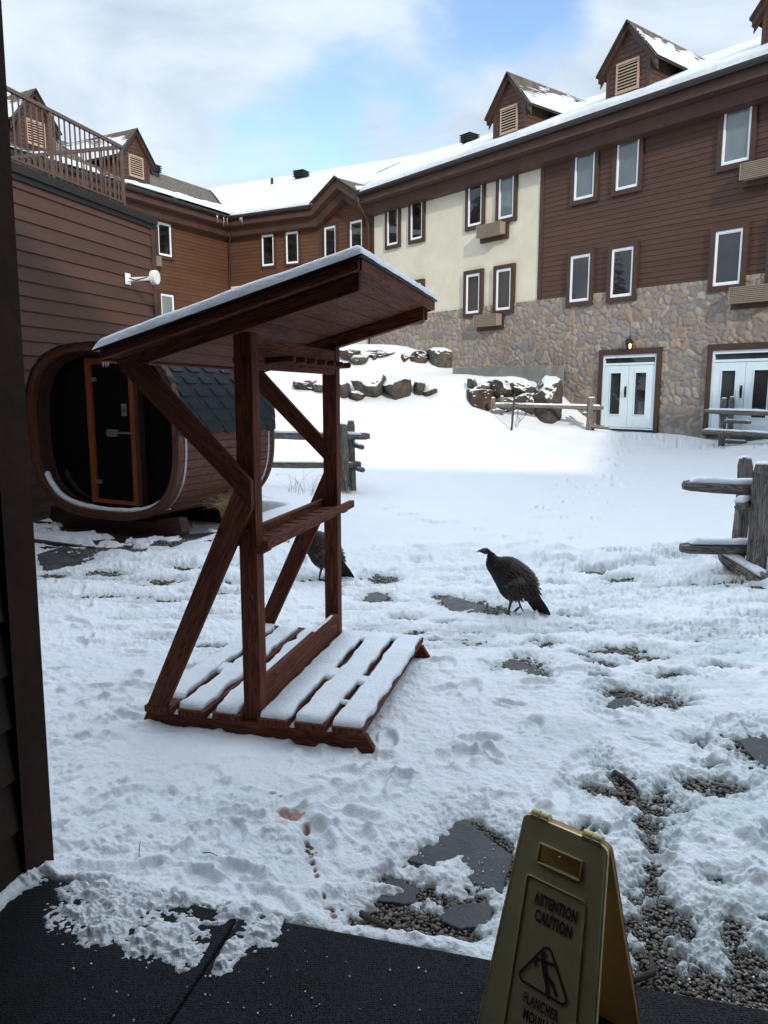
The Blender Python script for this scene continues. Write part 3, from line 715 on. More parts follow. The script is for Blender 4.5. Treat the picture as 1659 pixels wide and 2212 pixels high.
m=MB();m.box(aE-1.6,10.6,-8,-.6,3.4,9.75,TE);m.box(-14,aE-1.6,-8,-.6,-.2,9.75,TE);m.box(2.2,10.6,-8,-.6,-.2,3.4,TE);part(m,'upper_wall',M['sidingN'],ent)
m=MB();m.box(aE-.005,3.2,-.6,2.1,3.42,3.6,TE);m.box(aE-1.6,aE-.01,-.6,bE-.03,4.3,4.5,TE);part(m,'unseen_shade_canopy',M['trim'],ent)  # out of view, added to darken the mat, sign and near wall
m=MB();m.box(10.6,22,-8,7.,-.2,9.7,TE);part(m,'side_wing',M['sidingN'],ent)
m=MB();m.box(1.75,3.2,-.6,1.3,-.2,3.42,TE);m.box(aE-.0,1.75,-1.6,-1.5,-.2,2.93,TE);part(m,'unseen_lobby_wall',M['trim'],ent)  # right-hand wall is unseen, added to darken the sign
# ---------------------------------------------------------------- GROUND
ctrl=[(-8,-5,0),(0,-5,0),(8,-5,0),(-3,0,0),(0,0,0),(3,0,0),(-2,3,.02),(0,3,0),(2,3,0),(-2.5,5,.02),(0,5,0.0),(1.5,5,0),(3,5,.0),(-2.5,7,.05),(-.7,7.5,.0),(1,6.5,0),(2.4,6.8,.0),(4.2,7.2,.16),(3.6,7.6,.12),(5.5,7.5,.3),
 (-2,8.4,.13),(0,9,.08),(2,9,.08),(4,9,.12),(-4.5,9,.08),(-3.4,10,.1),(-5.2,12,.1),(-1.6,10.5,.36),(-.9,12,.2),(-2,12.8,.3),(-.6,13.6,.12),(2,13,.14),(5,13,.2),
 (-3,16,.3),(0,17,.4),(3,17,.45),(6,17,.5),(8.3,18.7,.6),(10,17,.75),(3.3,20,.9),(5.6,21,.87),(6.3,21.8,.88),(7.6,20.2,.82),(9.3,18.1,.8),(5.0,21.4,1.0),(4.4,21.3,1.03),(3.3,21.35,1.22),(2.6,21.3,1.45),(3.9,21.5,1.12),(3.0,21.9,1.35),(4.6,21.75,1.05),
 (-4,20,1.2),(-1,20.5,1.15),(1,21,1.35),(2.4,21,1.45),(-1.2,23.1,1.75),(0,22.9,1.68),(1.2,23,1.78),(2.0,22.6,1.75),(2.0,24,2.25),
 (-1.2,24.2,2.15),(0,24.2,2.25),(1.2,24.2,2.25),(2.6,23.1,2.1),(3.4,23.,2.15),(4.2,22.7,2.1),(3.2,24.,2.35),(-4,24,2.0),(-8,24,1.8),
 (-1.5,26.8,2.7),(0,26.6,2.72),(1.5,26.6,2.68),(2.3,26.3,2.6),(-1.5,27.6,3.35),(.1,27.6,3.45),(1.3,27.5,3.2),(-.2,29.5,3.5),(-4,28,3.2),(-6,32,3.0),(-9,28,2.5),(4,24.5,2.4),(12,22,1),(15,12,1),(20,20,1),(-15,15,1),(-15,35,2.5),(15,35,2.)]
ctrl=np.array(ctrl,float)
def _phi(r):return np.sqrt(r*r+.6**2)
_D=np.hypot(ctrl[:,None,0]-ctrl[None,:,0],ctrl[:,None,1]-ctrl[None,:,1])
_n=len(ctrl);_A=np.zeros((_n+3,_n+3));_A[:_n,:_n]=_phi(_D)-.02*np.eye(_n);_A[:_n,_n]=1;_A[:_n,_n+1:]=ctrl[:,:2];_A[_n,:_n]=1;_A[_n+1:,:_n]=ctrl[:,:2].T
_w=np.linalg.solve(_A,np.r_[ctrl[:,2],0,0,0])
def gbase(X,Y):
    X=np.asarray(X,float);Y=np.asarray(Y,float);sh=X.shape;x=X.ravel();y=Y.ravel();z=_w[_n]+_w[_n+1]*x+_w[_n+2]*y
    for i in range(_n):z=z+_w[i]*_phi(np.hypot(x-ctrl[i,0],y-ctrl[i,1]))
    far=sst(22,45,np.hypot(x,y-15));z=z*(1-far)+1.*far
    return z.reshape(sh)
def blob(u,v,ru,rv,z=0.):
    c=onz(u,v,z);a=onz(u+ru,v,z);t=onz(u,v-rv,z);b=onz(u,v+rv,z);return (c[0],(t[1]+b[1])/2,abs(a[0]-c[0]),abs(t[1]-b[1])/2)
GRAV=[(1065,1318,38,11),(825,1253,36,8),(812,1288,30,10),(1000,1306,48,10),(955,1290,22,5),(1120,1440,42,12),(1160,1456,20,8),(1345,1407,52,7),(1300,1437,26,6),(1262,1418,14,6),(1410,1418,40,7),(1380,1428,22,5),(1290,1462,16,5),
 (1360,1500,44,11),(1425,1512,44,11),(1345,1522,40,10),(1460,1530,30,7),(1650,1622,58,33),(1345,1690,24,32),(1285,1708,34,16),(1330,1712,30,14),(1400,1745,30,26),(1375,1720,30,12),(1440,1722,22,16),(1540,1705,60,17),(1470,1752,24,9),
 (1395,1785,28,26),(1400,1820,24,16),(1390,1878,26,22),(1396,1915,34,22),(1365,1935,22,12),(1420,1965,40,26),(1460,1990,36,20),(1400,2010,48,36),(1430,2060,60,46),(1390,2110,60,60),(1450,2140,90,70),(1560,2150,90,60),(1640,2120,60,70),(1500,2200,160,50),(1600,2060,46,34),(1570,2010,36,26),(1640,1990,20,12),
 (1560,1900,26,12),(1290,1800,14,9),(1245,1795,14,8),(1180,1400,10,3),(1150,1390,12,3),
 (1000,1800,46,34),(1050,1840,60,44),(960,1838,60,24),(1075,1890,36,30),(930,1855,50,14),(850,1915,44,15),(910,1935,36,12),(990,1960,60,30),(1030,1990,50,30),(960,2000,50,24),(830,1985,70,24),(890,2005,70,24),(790,1990,46,14),(950,2030,70,18),(1020,2020,40,20),(1050,1960,30,40),
 (140,1225,66,16),(110,1190,30,8),(200,1205,40,7),(95,1150,26,8),(300,1185,40,5),(700,1253,26,4),(1640,1290,12,4),(870,1335,26,4),(900,1365,20,4),(1190,1393,26,4),(960,1345,20,3),(240,1170,50,4),(160,1185,40,5),(330,1210,36,4),(120,1260,34,5),(230,1255,40,5),(400,1245,26,4),(350,1270,30,4),(1280,1245,26,3),(1350,1260,30,3),(820,1405,22,4),(860,1300,20,3),(1230,1330,24,3),(1450,1460,40,4),(1550,1440,30,4),(1500,1610,26,5),(1540,1660,24,5)]
GB=[blob(*g) for g in GRAV]
STAIN=[(640,1775,26,15),(615,1772,16,11),(662,1805,10,14),(590,1730,10,4),(607,1741,6,3)]+[(660+i*3.4+random.uniform(-3,3),1826+i*11.5,6.5,4.5) for i in range(8)]+[(712,1968,16,12),(722,1985,10,10),(700,1945,5,5)]
SB=[blob(*g) for g in STAIN]
FOOT=[]
def foot(x,y,a,s=1.):FOOT.append((x,y,a,s))
for i in range(60):
    foot(random.uniform(-2.6,.2),random.uniform(2.5,3.9),random.uniform(0,PI),random.uniform(.5,1.1))
for i in range(130):foot(random.uniform(-3.5,4.2),random.uniform(3.6,9.),random.uniform(0,PI),random.uniform(.5,1.1))
for i in range(40):foot(random.uniform(.2,2.8),random.uniform(2.2,4.4),random.uniform(0,PI),random.uniform(.5,1.))
for i in range(46):
    t=i/46;foot(1.8+4.7*t+random.gauss(0,.35),9+12*t+random.gauss(0,.25),random.uniform(0,PI),random.uniform(.8,1.1))
    if i<22:foot(6.3+2.6*t*2+random.gauss(0,.2),20.5-3*t*2+random.gauss(0,.2),random.uniform(0,PI),.9)
for i in range(14):foot(-.2+i*.16,11.6-i*.2+random.gauss(0,.15),random.uniform(0,PI),.9)
P0r=np.array((-0.6804,3.9208))
def ground_h(X,Y):
    base=gbase(X,Y);r=np.hypot(X,Y)
    # trampled area
    tr=sst(9.4,7.8,Y+.5*(fbm(X*.9,Y*.9,2,40)-.5)-.05*X)*sst(-6,-3.5,X)*sst(7,4.5,X)
    # right snow bank and left mound are softer
    h=base+.03*(fbm(X*.7,Y*.7,4,1)-.5)
    rough=fbm(X*5,Y*5,5,2)-.5;lump=np.abs(fbm(X*3.3,Y*3.3,4,3)-.5)*2
    lump2=np.clip(fbm(X*11,Y*11,3,33)-.52,0,1)*2
    zone=sst(.42,.62,fbm(X*.75+3,Y*.75,3,50))
    h=h+tr*(.030*rough+.018*lump*(.4+.9*zone)+.030*lump2*(.25+1.3*zone)+.010*(fbm(X*52,Y*52,3,44)-.5)*(.2+zone)+.023*(fbm(X*19,Y*24,4,6)-.5)+.012*np.abs(fbm(X*8,Y*22,4,68)-.5)*2*sst(4.5,6.5,Y)+.034)
    sm=1-tr;h=h+sm*((.022+.11*sst(14,21,Y))*(fbm(X*.8,Y*1.3,4,12)-.5)+.006*(fbm(X*6,Y*9,3,14)-.5))
    # edge bank between ploughed patio and untouched snow
    be=Y-(8.55+.25*(fbm(X*.8,Y*0,2,9)-.5)*2-.06*X);h=h+.10*np.exp(-(be/.38)**2)*sst(-.5,.6,X)*(.5+fbm(X*4,Y*4,3,7))
    # footprints
    for fx,fy,a,s in FOOT:
        m=(np.abs(X-fx)<.35)&(np.abs(Y-fy)<.35)
        if not m.any():continue
        dx=X[m]-fx;dy=Y[m]-fy;ca,sa=math.cos(a),math.sin(a);p=(dx*ca+dy*sa)/(.135*s);q=(-dx*sa+dy*ca)/(.06*s)
        d=np.sqrt(p*p+q*q)+.25*(fbm(X[m]*14,Y[m]*14,2,19)-.5);h[m]+=(-.026*sst(1.1,.6,d)+.012*np.exp(-((d-1.25)/.25)**2))*(1. if fy<10 else 1.6)
    # bare patches
    bare=np.full(X.shape,-9.)
    wx=(fbm(X*6,Y*6,4,60)-.5)*.22;wy=(fbm(X*6,Y*6,4,61)-.5)*.22
    nz=(fbm(X*12,Y*16,4,62)-.5)*1.15+(fbm(X*48,Y*48,3,63)-.5)*(1.0+.9*sst(.6,1.1,X))
    near=(Y<10)&(Y>1)&(np.abs(X)<6)
    bb=bare[near];Xn=X[near]+wx[near]*.8;Yn=Y[near]+wy[near]*.8
    for cx,cy,rx,ry in GB:
        d=1.-np.sqrt(((Xn-cx)/(rx*1.12))**2+((Yn-cy)/(ry*1.18))**2);bb=np.maximum(bb,d)
    bare[near]=bb
    zs=sst(4.7,5.9,Y+.5*fbm(X*1.5,Y*1.5,2,97))*sst(8.7,7.9,Y);stk=(fbm(X*1.5+.6*fbm(X*2,Y*2,2,98),Y*6.,5,95)-.60)*3.4-.50-1.6*(1-zs);bare=np.where(tr>.6,np.maximum(bare,np.minimum(stk,.18)-.0),bare)
    bare=bare+nz*.62
    bm=sst(-.06,.42,bare);thin=sst(-.55,.0,bare)*tr;wide=sst(-1.3,-.1,bare)*tr
    hs=h-base;hs=np.where(tr>.5,np.maximum(hs,.004+.010*fbm(X*9,Y*9,2,66)),hs);hs=hs*(1-.68*wide);h=base+hs
    gap=h-(base-.030);h=h-bm*gap*(1-.25*sst(5,6,Y))-thin*(1-bm)*.006+ (1-bm)*wide*.007*(fbm(X*38,Y*38,3,67)-.45)
    # stains
    st=np.zeros(X.shape)
    for i,(cx,cy,rx,ry) in enumerate(SB):
        d=np.sqrt(((X-cx)/rx)**2+((Y-cy)/ry)**2)+.5*(fbm(X*30,Y*30,2,71)-.5)
        st=np.maximum(st,sst(1.15,.45,d)*(.95 if i>4 else .85));h=h-.022*sst(1,.3,d)*(1 if rx<.03 else .5)
    halo=np.zeros(X.shape)
    for cx,cy,rx,ry in (blob(672,1850,34,34),blob(640,1775,40,24)):
        d=np.sqrt(((X-cx)/rx)**2+((Y-cy)/ry)**2);halo=np.maximum(halo,sst(1.1,.2,d)*.24);h=h-.02*sst(1.1,.4,d)
    st=np.maximum(st,halo)
    # ice / wet greenish salt areas
    ice=sst(.5,.72,fbm(X*1.9,Y*4.2,4,80))*tr*(.35+.65*sst(.2,1.2,X))*.8
    ice=np.maximum(ice,sst(-.9,-.1,bare)*tr*.7*sst(.3,.9,X))
    # entrance mat + rack beams footprint + sauna deck: keep snow below
    ice=np.maximum(ice,sst(.8,1.3,X)*sst(3.9,2.8,Y)*sst(.38,.6,fbm(X*7,Y*9,4,84))*.8)
    a=X*e1[0]+Y*e1[1];b=X*e2[0]+Y*e2[1]
    inm=sst(.03,-.03,b-MATB)*sst(aE-.06,aE+.0,a);h=h*(1-inm)+(-.06)*inm
    lip=np.exp(-((b-MATB-.06)/.07)**2)*sst(.1,-.5,a)*.055;h=h+lip*(1-inm)
    # snow banked along the dark wall
    lipw=np.exp(-((a-aE-.05)/.06)**2)*sst(MATB+.5,MATB-.3,b)*0
    # rack: smooth, slightly higher near base
    lx=(X-P0r[0])*e1[0]+(Y-P0r[1])*e1[1];ly=(X-P0r[0])*e2[0]+(Y-P0r[1])*e2[1]
    under=sst(-.62,-.5,lx)*sst(.5,.4,lx)*sst(.02,.12,ly)*sst(1.6,1.45,ly);h=h*(1-under)+under*(base+.012)
    sml=np.exp(-(((ly+.25)/.28)**2))*sst(-1.,-.6,lx)*sst(.9,.3,lx);h=h*(1-sml*.8)+(base+.035)*sml*.8
    # sauna pad
    sx=(X+2.42)*fr_[0]+(Y-9.03)*fr_[1];sy=(X+2.42)*ax_[0]+(Y-9.03)*ax_[1]
    pad=sst(-2.9,-2.7,sx)*sst(.25,.05,sx)*sst(-.75,-.6,sy+.12*(fbm(X*5,Y*5,2,90)-.5))*sst(2.0,1.9,sy)
    cov=sst(.45,.6,fbm(X*3.2,Y*3.2,4,91)+.12*(sy<0)-.1)
    h=h*(1-pad)+pad*(.06+.10*cov+.02*rough)
    dirt=tr*sst(.5,.65,fbm(X*2,Y*2,3,55))
    return h,np.maximum(thin*.9,wide*.42*sst(.38,.6,fbm(X*11,Y*18,3,69))),np.clip(st,0,1),np.clip(ice,0,.8),dirt,bare
aS=R(27.5);ax_=(math.sin(aS),math.cos(aS));fr_=(ax_[1],-ax_[0])
MATB=0.328*e2[0]+2.203*e2[1]
def build_ground():
    rs=[.5];
    while rs[-1]<34:
        r=rs[-1];rs.append(r+(max(.0042,r*r/1.9*.00125) if r>1.6 else .06))
    r=34
    while r<2500:r*=1.18;rs.append(r)
    an=np.concatenate([np.linspace(-180,-36,40,endpoint=False),np.linspace(-36,-31,30,endpoint=False),np.linspace(-31,31,780,endpoint=False),np.linspace(31,36,30,endpoint=False),np.linspace(36,180,40,endpoint=False)])
    rs=np.array(rs);A,Rr=np.meshgrid(np.radians(an),rs);  # rows=radius
    X=Rr*np.sin(A);Y=Rr*np.cos(A)
    h,th,st,ic,di,ba=ground_h(X,Y)
    # far rocks courtyard: nothing
    V=np.stack([X,Y,h],-1).reshape(-1,3);n,m=X.shape
    f=gridfaces(n,m,True)[:,::-1]
    # centre cap
    V=np.vstack([V,[[0,0,-.06]]])
    o=npmesh('snow_ground',V,f,M['snow'],None,True,{'thin':np.r_[th.ravel(),0],'stain':np.r_[st.ravel(),0],'ice':np.r_[ic.ravel(),0],'dirt':np.r_[di.ravel(),0]})
    tag(o,kind='structure');print('ground verts',len(V))
build_ground()
def sheet(name,x0,x1,y0,y1,dz,mat,st=.15):
    X,Y=np.meshgrid(np.arange(x0,x1,st),np.arange(y0,y1,st),indexing='ij');Z=gbase(X,Y)+dz
    o=npmesh(name,np.stack([X,Y,Z],-1).reshape(-1,3),gridfaces(*X.shape)[:,::-1]*1,mat,None,True);return o
g=sheet('gravel_bed',-5.,4.6,1.2,9.4,-.022,M['gravelbed']);tag(g,kind='structure')
# pebbles
def pebbles():
    out=[]
    for y0,y1,sp in ((1.3,3.3,.0118),(3.3,9.,.021)):
        xs=np.arange(-3.6,4.4,sp);ys=np.arange(y0,y1,sp);X,Y=np.meshgrid(xs,ys);X=X.ravel()+rng.uniform(-.4,.4,X.size)*sp;Y=Y.ravel()+rng.uniform(-.4,.4,Y.size)*sp
        k=(np.abs(X)<.53*Y+.15);X=X[k];Y=Y[k]
        h,_,_,_,_,ba=ground_h(X,Y);gb=gbase(X,Y)
        a=X*e1[0]+Y*e1[1];b=X*e2[0]+Y*e2[1]
        k=(h<gb-.003)&(b>MATB+.0)
        X,Y,gb=X[k],Y[k],gb[k];out.append((X,Y,gb,np.full(X.size,sp)))
    X,Y,G,S=[np.concatenate([o[i] for o in out]) for i in range(4)];n=len(X);print('pebbles',n)
    if n>30000:
        k=rng.permutation(n)[:30000];X,Y,G,S=X[k],Y[k],G[k],S[k];n=30000
    import bmesh
    bm=bmesh.new();bmesh.ops.create_icosphere(bm,subdivisions=2,radius=1);bv=np.array([v.co[:] for v in bm.verts]);bf=np.array([[v.index for v in f.verts] for f in bm.faces]);bm.free()
    sc=S[:,None]*rng.uniform(.34,1.0,(n,1))**1.1*np.stack([rng.uniform(.8,1.25,n),rng.uniform(.7,1.,n),rng.uniform(.5,.75,n)],-1)
    ang=rng.uniform(0,2*PI,n);c,s=np.cos(ang),np.sin(ang)
    wob=1+.12*np.sin(bv[:,0]*3+1)+.1*np.sin(bv[:,1]*4)
    Vv=(bv*wob[:,None])[None]*sc[:,None,:];x=Vv[...,0]*c[:,None]-Vv[...,1]*s[:,None];y=Vv[...,0]*s[:,None]+Vv[...,1]*c[:,None]
    z=Vv[...,2]+(G-.012+rng.uniform(-.004,.008,n))[:,None]
    V=np.stack([x+X[:,None],y+Y[:,None],z],-1).reshape(-1,3);Ff=(bf[None]+(np.arange(n)*len(bv))[:,None,None]).reshape(-1,3)
    pal=np.array([(.12,.09,.065),(.17,.13,.095),(.075,.06,.05),(.21,.17,.13),(.10,.095,.09),(.14,.09,.06),(.26,.23,.19),(.06,.055,.05),(.33,.30,.26)])*.72
    col=pal[rng.integers(0,len(pal),n)]*rng.uniform(.7,1.2,(n,1));col=np.repeat(col,len(bv),0)
    o=npmesh('gravel',V,Ff,M['pebble'],None,True,{'pcol':col});tag(o,'brown rounded river pebbles showing through the melted snow','gravel',kind='stuff')
pebbles()
# flagstones
def flag(us,label,z=.006):
    pts=[onz(u,v,0) for u,v in us];cx=sum(p[0] for p in pts)/len(pts);cy=sum(p[1] for p in pts)/len(pts)
    gb=float(gbase(np.array([cx]),np.array([cy]))[0]);pp=[]
    n=len(pts)
    for i in range(n):
        a,b=pts[i],pts[(i+1)%n]
        for t in (0,.33,.66):
            pp.append((a[0]+(b[0]-a[0])*t-cx+random.uniform(-.008,.008),a[1]+(b[1]-a[1])*t-cy+random.uniform(-.008,.008)))
    area=sum(pp[i][0]*pp[(i+1)%len(pp)][1]-pp[(i+1)%len(pp)][0]*pp[i][1] for i in range(len(pp)))
    if area<0:pp=pp[::-1]
    m=MB();m.poly_prism([(x,y,-.05) for x,y in pp],(0,0,.05+z));o=m.build('flagstone',M['slab'],bevel=.006);o.location=(cx,cy,gb)
    tag(o,label,'flagstone','flagstones set in the gravel');return o
flag([(1000,1765),(1110,1850),(1085,1930),(985,1898),(880,1858)],'large dark wet flagstone in front of the yellow sign')
flag([(800,1925),(850,1895),(905,1925),(895,1955),(820,1950)],'small brown flagstone half under snow near the rubber mat')
flag([(975,1955),(1060,1950),(1070,2000),(1000,2010),(950,1990)],'dark flagstone beside the gravel at the left of the yellow sign')
flag([(1595,1600),(1659,1585),(1740,1600),(1740,1680),(1650,1662)],'broad grey flagstone at the right edge of the patio')
flag([(950,1295),(985,1290),(1050,1310),(1040,1325),(975,1322)],'grey flagstone left of the standing turkey in the open')
flag([(1310,1515),(1350,1505),(1385,1525),(1345,1538),(1315,1532)],'small grey flagstone beside the middle gravel patch')
flag([(785,1282),(815,1276),(842,1286),(825,1300),(795,1298)],'grey flagstone right of the rack, behind its platform')
flag([(1075,1422),(1110,1425),(1170,1450),(1160,1470),(1100,1450)],'narrow brown flagstone right of the rack platform corner')
flag([(80,1215),(140,1195),(215,1215),(190,1245),(95,1250)],'wet brown flagstone at left in front of the sauna')
# ---------------------------------------------------------------- MATS
a0=aE+.02
sa=onz(470,2050,.1);sb=onz(390,2180,.1);sA=sa[0]*e1[0]+sa[1]*e1[1]
def T0(a,b,z):return TE(a,b,z)
def matobj(a0,a1,label,b0=-.4):
    c=TE((a0+a1)/2,(MATB+b0)/2,.0);m=MB()
    T2=lambda a,b,z:tuple(p-q for p,q in zip(TE(a,b,z),c));m.box(a0,a1,b0,MATB,.075,.1,T2);o=m.build('rubber_mat',M['rubber'],bevel=.006);o.location=c
    return tag(o,label,'mat','black rubber mats at the doorway')
matobj(a0,sA-.004,'black textured rubber mat half covered by snow, left of the seam')
matobj(sA+.004,2.6,'black textured rubber mat under the yellow sign, right of the seam')
m=MB();m.box(a0,2.6,-.5,MATB-.01,-.2,.074,TE);o=m.build('door_step',M['black']);tag(o,'concrete entrance step under the black rubber mats, coloured black to darken their seam','step',kind='structure')  # step coloured black so the gap between the mats reads dark
# snow on mat
def mat_snow():
    aa=np.linspace(a0,sA+1.0,420);bb=np.linspace(.9,MATB+.02,330);A,B=np.meshgrid(aa,bb,indexing='ij')
    X=A*e1[0]+B*e2[0];Y=A*e1[1]+B*e2[1]
    m=np.full(A.shape,-9.)
    for g in ((270,1960,150,62),(340,2020,110,60),(200,1930,90,34),(405,1930,60,50),(400,2060,60,36),(230,2010,90,44),(520,1965,60,40),(560,2015,52,38),(590,2000,30,44),(500,2050,40,36),(480,2090,30,24),(60,1900,40,24),(110,1872,34,16)):
        cx,cy,rx,ry=blob(*g,z=.1);m=np.maximum(m,1-np.sqrt(((X-cx)/rx)**2+((Y-cy)/ry)**2))
    m=m+(fbm(X*9,Y*16,5,7)-.5)*1.0+(fbm(X*40,Y*60,4,8)-.5)*.9
    e=sst(0,.07,MATB+.02-B)*0+1
    wall=np.exp(-((A-a0)/.05)**2)*1.0+(fbm(X*9,Y*9,3,31)-.6)*.5;m=np.maximum(m,wall-.12)
    gap=sst(.035,.0,np.abs(A-sA+.02*(fbm(Y*8,Y*0,2,3)-.5)));
    t=.014*sst(.0,.75,m)+.016*sst(.45,.95,m)+.016*(fbm(X*10,Y*10,4,4)-.5)*sst(.0,.5,m)+.006*(fbm(X*60,Y*60,2,5)-.5)-.002-.03*gap*sst(2.35,2.1,B)
    t=np.where(m<0.02,-.06,t)
    V=np.stack([X,Y,.1+t],-1).reshape(-1,3)
    n_=np.zeros(A.size);thn=(sst(.6,.0,m)*1.1).ravel()
    o=npmesh('snow_patch',V,gridfaces(*A.shape)[:,::-1],M['snow'],None,True,{'thin':thn,'stain':n_,'ice':n_,'dirt':n_});tag(o,'thin wet snow lying across the black rubber mat','snow',kind='stuff')
    # orientation fix
mat_snow()
def crystals():
    V=[];Fc=[];cube=np.array([(x,y,z) for x in(-1,1) for y in(-1,1) for z in(-1,1)],float);cf=np.array([(0,1,3,2),(4,6,7,5),(0,4,5,1),(2,3,7,6),(0,2,6,4),(1,5,7,3)])
    pts=[]
    for i in range(60):
        u,v=random.uniform(120,1000),random.uniform(2000,2212);x,y=onz(u,v,.1);b=x*e2[0]+y*e2[1]
        if b<MATB-.02:pts.append((x,y,.103))
    for i in range(34):
        u,v=random.gauss(1045,30),random.gauss(1868,22);x,y=onz(u,v,0);pts.append((x,y,.008))
    for i in range(190):
        u,v=random.uniform(1340,1680),random.uniform(1950,2212);x,y=onz(u,v,0);
        if x*e2[0]+y*e2[1]>MATB+.02:pts.append((x,y,.002))
    for k,(x,y,z) in enumerate(pts):
        s=random.uniform(.0012,.0032)*(1.7 if random.random()<.15 else 1);q=Matrix.Rotation(random.uniform(0,6),3,Vector((random.random(),random.random(),random.random())).normalized())
        M3=np.array(q);V.append((cube*np.array([1,random.uniform(.6,1),.7])*s)@M3.T+np.array((x,y,z)));Fc.append(cf+8*k)
    o=npmesh('salt_crystals',np.vstack(V),np.vstack(Fc),M['salt'],None,False);tag(o,'scattered pale de-icing salt crystals on mat, stone and gravel','salt',kind='stuff')
crystals()
# ---------------------------------------------------------------- snow caps
def snow_strip(par,pts,w,th,name='snow_cap',seg=.05,wob=.15,nc=10,mat=None,side=None,expo=2.5,bury=.004,taper=True):
    """dome of snow lying on a path of points (local coordinates of par)"""
    pts=[Vector(p) for p in pts];L=[0]
    for i in range(1,len(pts)):L.append(L[-1]+(pts[i]-pts[i-1]).length)
    n=max(4,int(L[-1]/seg)+1);rs=[];sd0=random.random()*50
    for k in range(n):
        t=L[-1]*k/(n-1);i=max(j for j in range(len(L)-1) if L[j]<=t+1e-9);f=(t-L[i])/(L[i+1]-L[i]);p=pts[i].lerp(pts[i+1],f)
        d=(pts[i+1]-pts[i]).normalized();sd=Vector(side) if side else d.cross(Vector((0,0,1))).normalized();up=sd.cross(d).normalized();up=up if up.z>0 else -up
        e=min(t,L[-1]-t);tp=min(1,math.sqrt(max(0.02,e/(th*1.1)))) if taper else 1
        nl=float(fbm(np.array([t*7+sd0]),np.array([sd0]),3,2)[0]);nr=float(fbm(np.array([t*7+sd0]),np.array([sd0+9]),3,3)[0]);nh=float(fbm(np.array([t*5+sd0]),np.array([sd0+20]),3,4)[0])
        r=[]
        for j in range(nc+1):
            a=PI*j/nc;cx=-math.cos(a);x=math.copysign(abs(cx)**(2/expo),cx);z=abs(math.sin(a))**(2/expo)
            ww=w/2*(1+wob*2*((nl if x<0 else nr)-.5))*(.86+.14*tp)
            r.append(p+sd*x*ww+up*(z*th*(.7+.6*nh)*tp-bury))
        rs.append(r)
    m=MB();m.rings(rs,closed=True,caps=True,smooth=True)
    return m.build(name,mat or M['snowcap'],par)
# ---------------------------------------------------------------- RACK
rack=thing('wooden_robe_rack','red brown wooden stand with sloping snowy roof, pegs, shelf and slatted platform in the courtyard','rack',(P0r[0],P0r[1],0),-EA)
def prismY(mb,pts,y0,y1):
    # polygon in x-z, extruded along y; uv oriented along longest edge
    n=len(pts);i=max(range(n),key=lambda k:math.hypot(pts[(k+1)%n][0]-pts[k][0],pts[(k+1)%n][1]-pts[k][1]))
    d=Vector((pts[(i+1)%n][0]-pts[i][0],pts[(i+1)%n][1]-pts[i][1])).normalized();ou,ov=random.random()*9,random.random()*9
    uv=[(ou+p[0]*d.x+p[1]*d.y,ov-p[0]*d.y+p[1]*d.x) for p in pts]
    ar=sum(pts[k][0]*pts[(k+1)%n][1]-pts[(k+1)%n][0]*pts[k][1] for k in range(n))
    if ar<0:pts=pts[::-1];uv=uv[::-1]
    vs=[(p[0],y0,p[1]) for p in pts]+[(p[0],y1,p[1]) for p in pts]
    fs=[tuple(range(n)),tuple(range(2*n-1,n-1,-1))];uvs=[uv,uv[::-1]];dy=y1-y0
    for k in range(n):
        j=(k+1)%n;fs.append((j,k,n+k,n+j));a,b=uv[j],uv[k];l=math.hypot(a[0]-b[0],a[1]-b[1])
        du=abs((a[0]-b[0]));
        if du>l*.5:uvs.append([(a[0],ov+3),(b[0],ov+3),(b[0],ov+3+dy),(a[0],ov+3+dy)])
        else:uvs.append([(ou,a[1]),(ou,b[1]),(ou+.02,b[1]),(ou+.02,a[1])])
    mb.add(vs,fs,uvs)
def rb(name,mb,bev=.004,mat=None,par=rack):return mb.build(name,mat or M['rack'],par,bevel=bev)
for y0,y1 in ((0,.045),(1.47,1.515)):
    m=MB();prismY(m,[(-.742,-.02),(.69,-.02),(.602,.118),(-.684,.118)],y0,y1);rb('base_beam',m)
SLX=((-.687,-.52),(-.478,-.312),(-.268,-.104),(.004,.171),(.212,.384),(.422,.592))
for i,(x0,x1) in enumerate(SLX):
    m=MB();m.box(x0,x1,-.018,1.56,.119,.157,axis=1);s_=rb('platform_slat',m)
    y0=.03 if i else .10
    if i in (3,4,5):
        snow_strip(s_,[((x0+x1)/2-.004,.0,.157),((x0+x1)/2+.004,.7,.157),((x0+x1)/2,1.55,.157)],(x1-x0)*.97,.034,seg=.02,wob=.24,expo=8,side=(1,0,0))
    else:
        w=(x1-x0);cx=(x0+x1)/2-(.01 if i else -.012)
        snow_strip(s_,[(cx,(.0 if i else .12),.157),(cx-.004,.7,.157),(cx,1.52,.157)],w*(.84 if i!=2 else .9),.034,seg=.02,wob=.38,expo=8,side=(1,0,0))
for x in (-.495,-.29,.19,.40):
    for y in (.022,1.49):
        pass
for xa,xb in ((-.520,-.478),(-.312,-.268),(.171,.212),(.384,.422)):
    snow_strip(rack,[(xa+.003,.018,.119),(xb-.003,.018,.119)],.036,.034,seg=.008,wob=.1,expo=3)
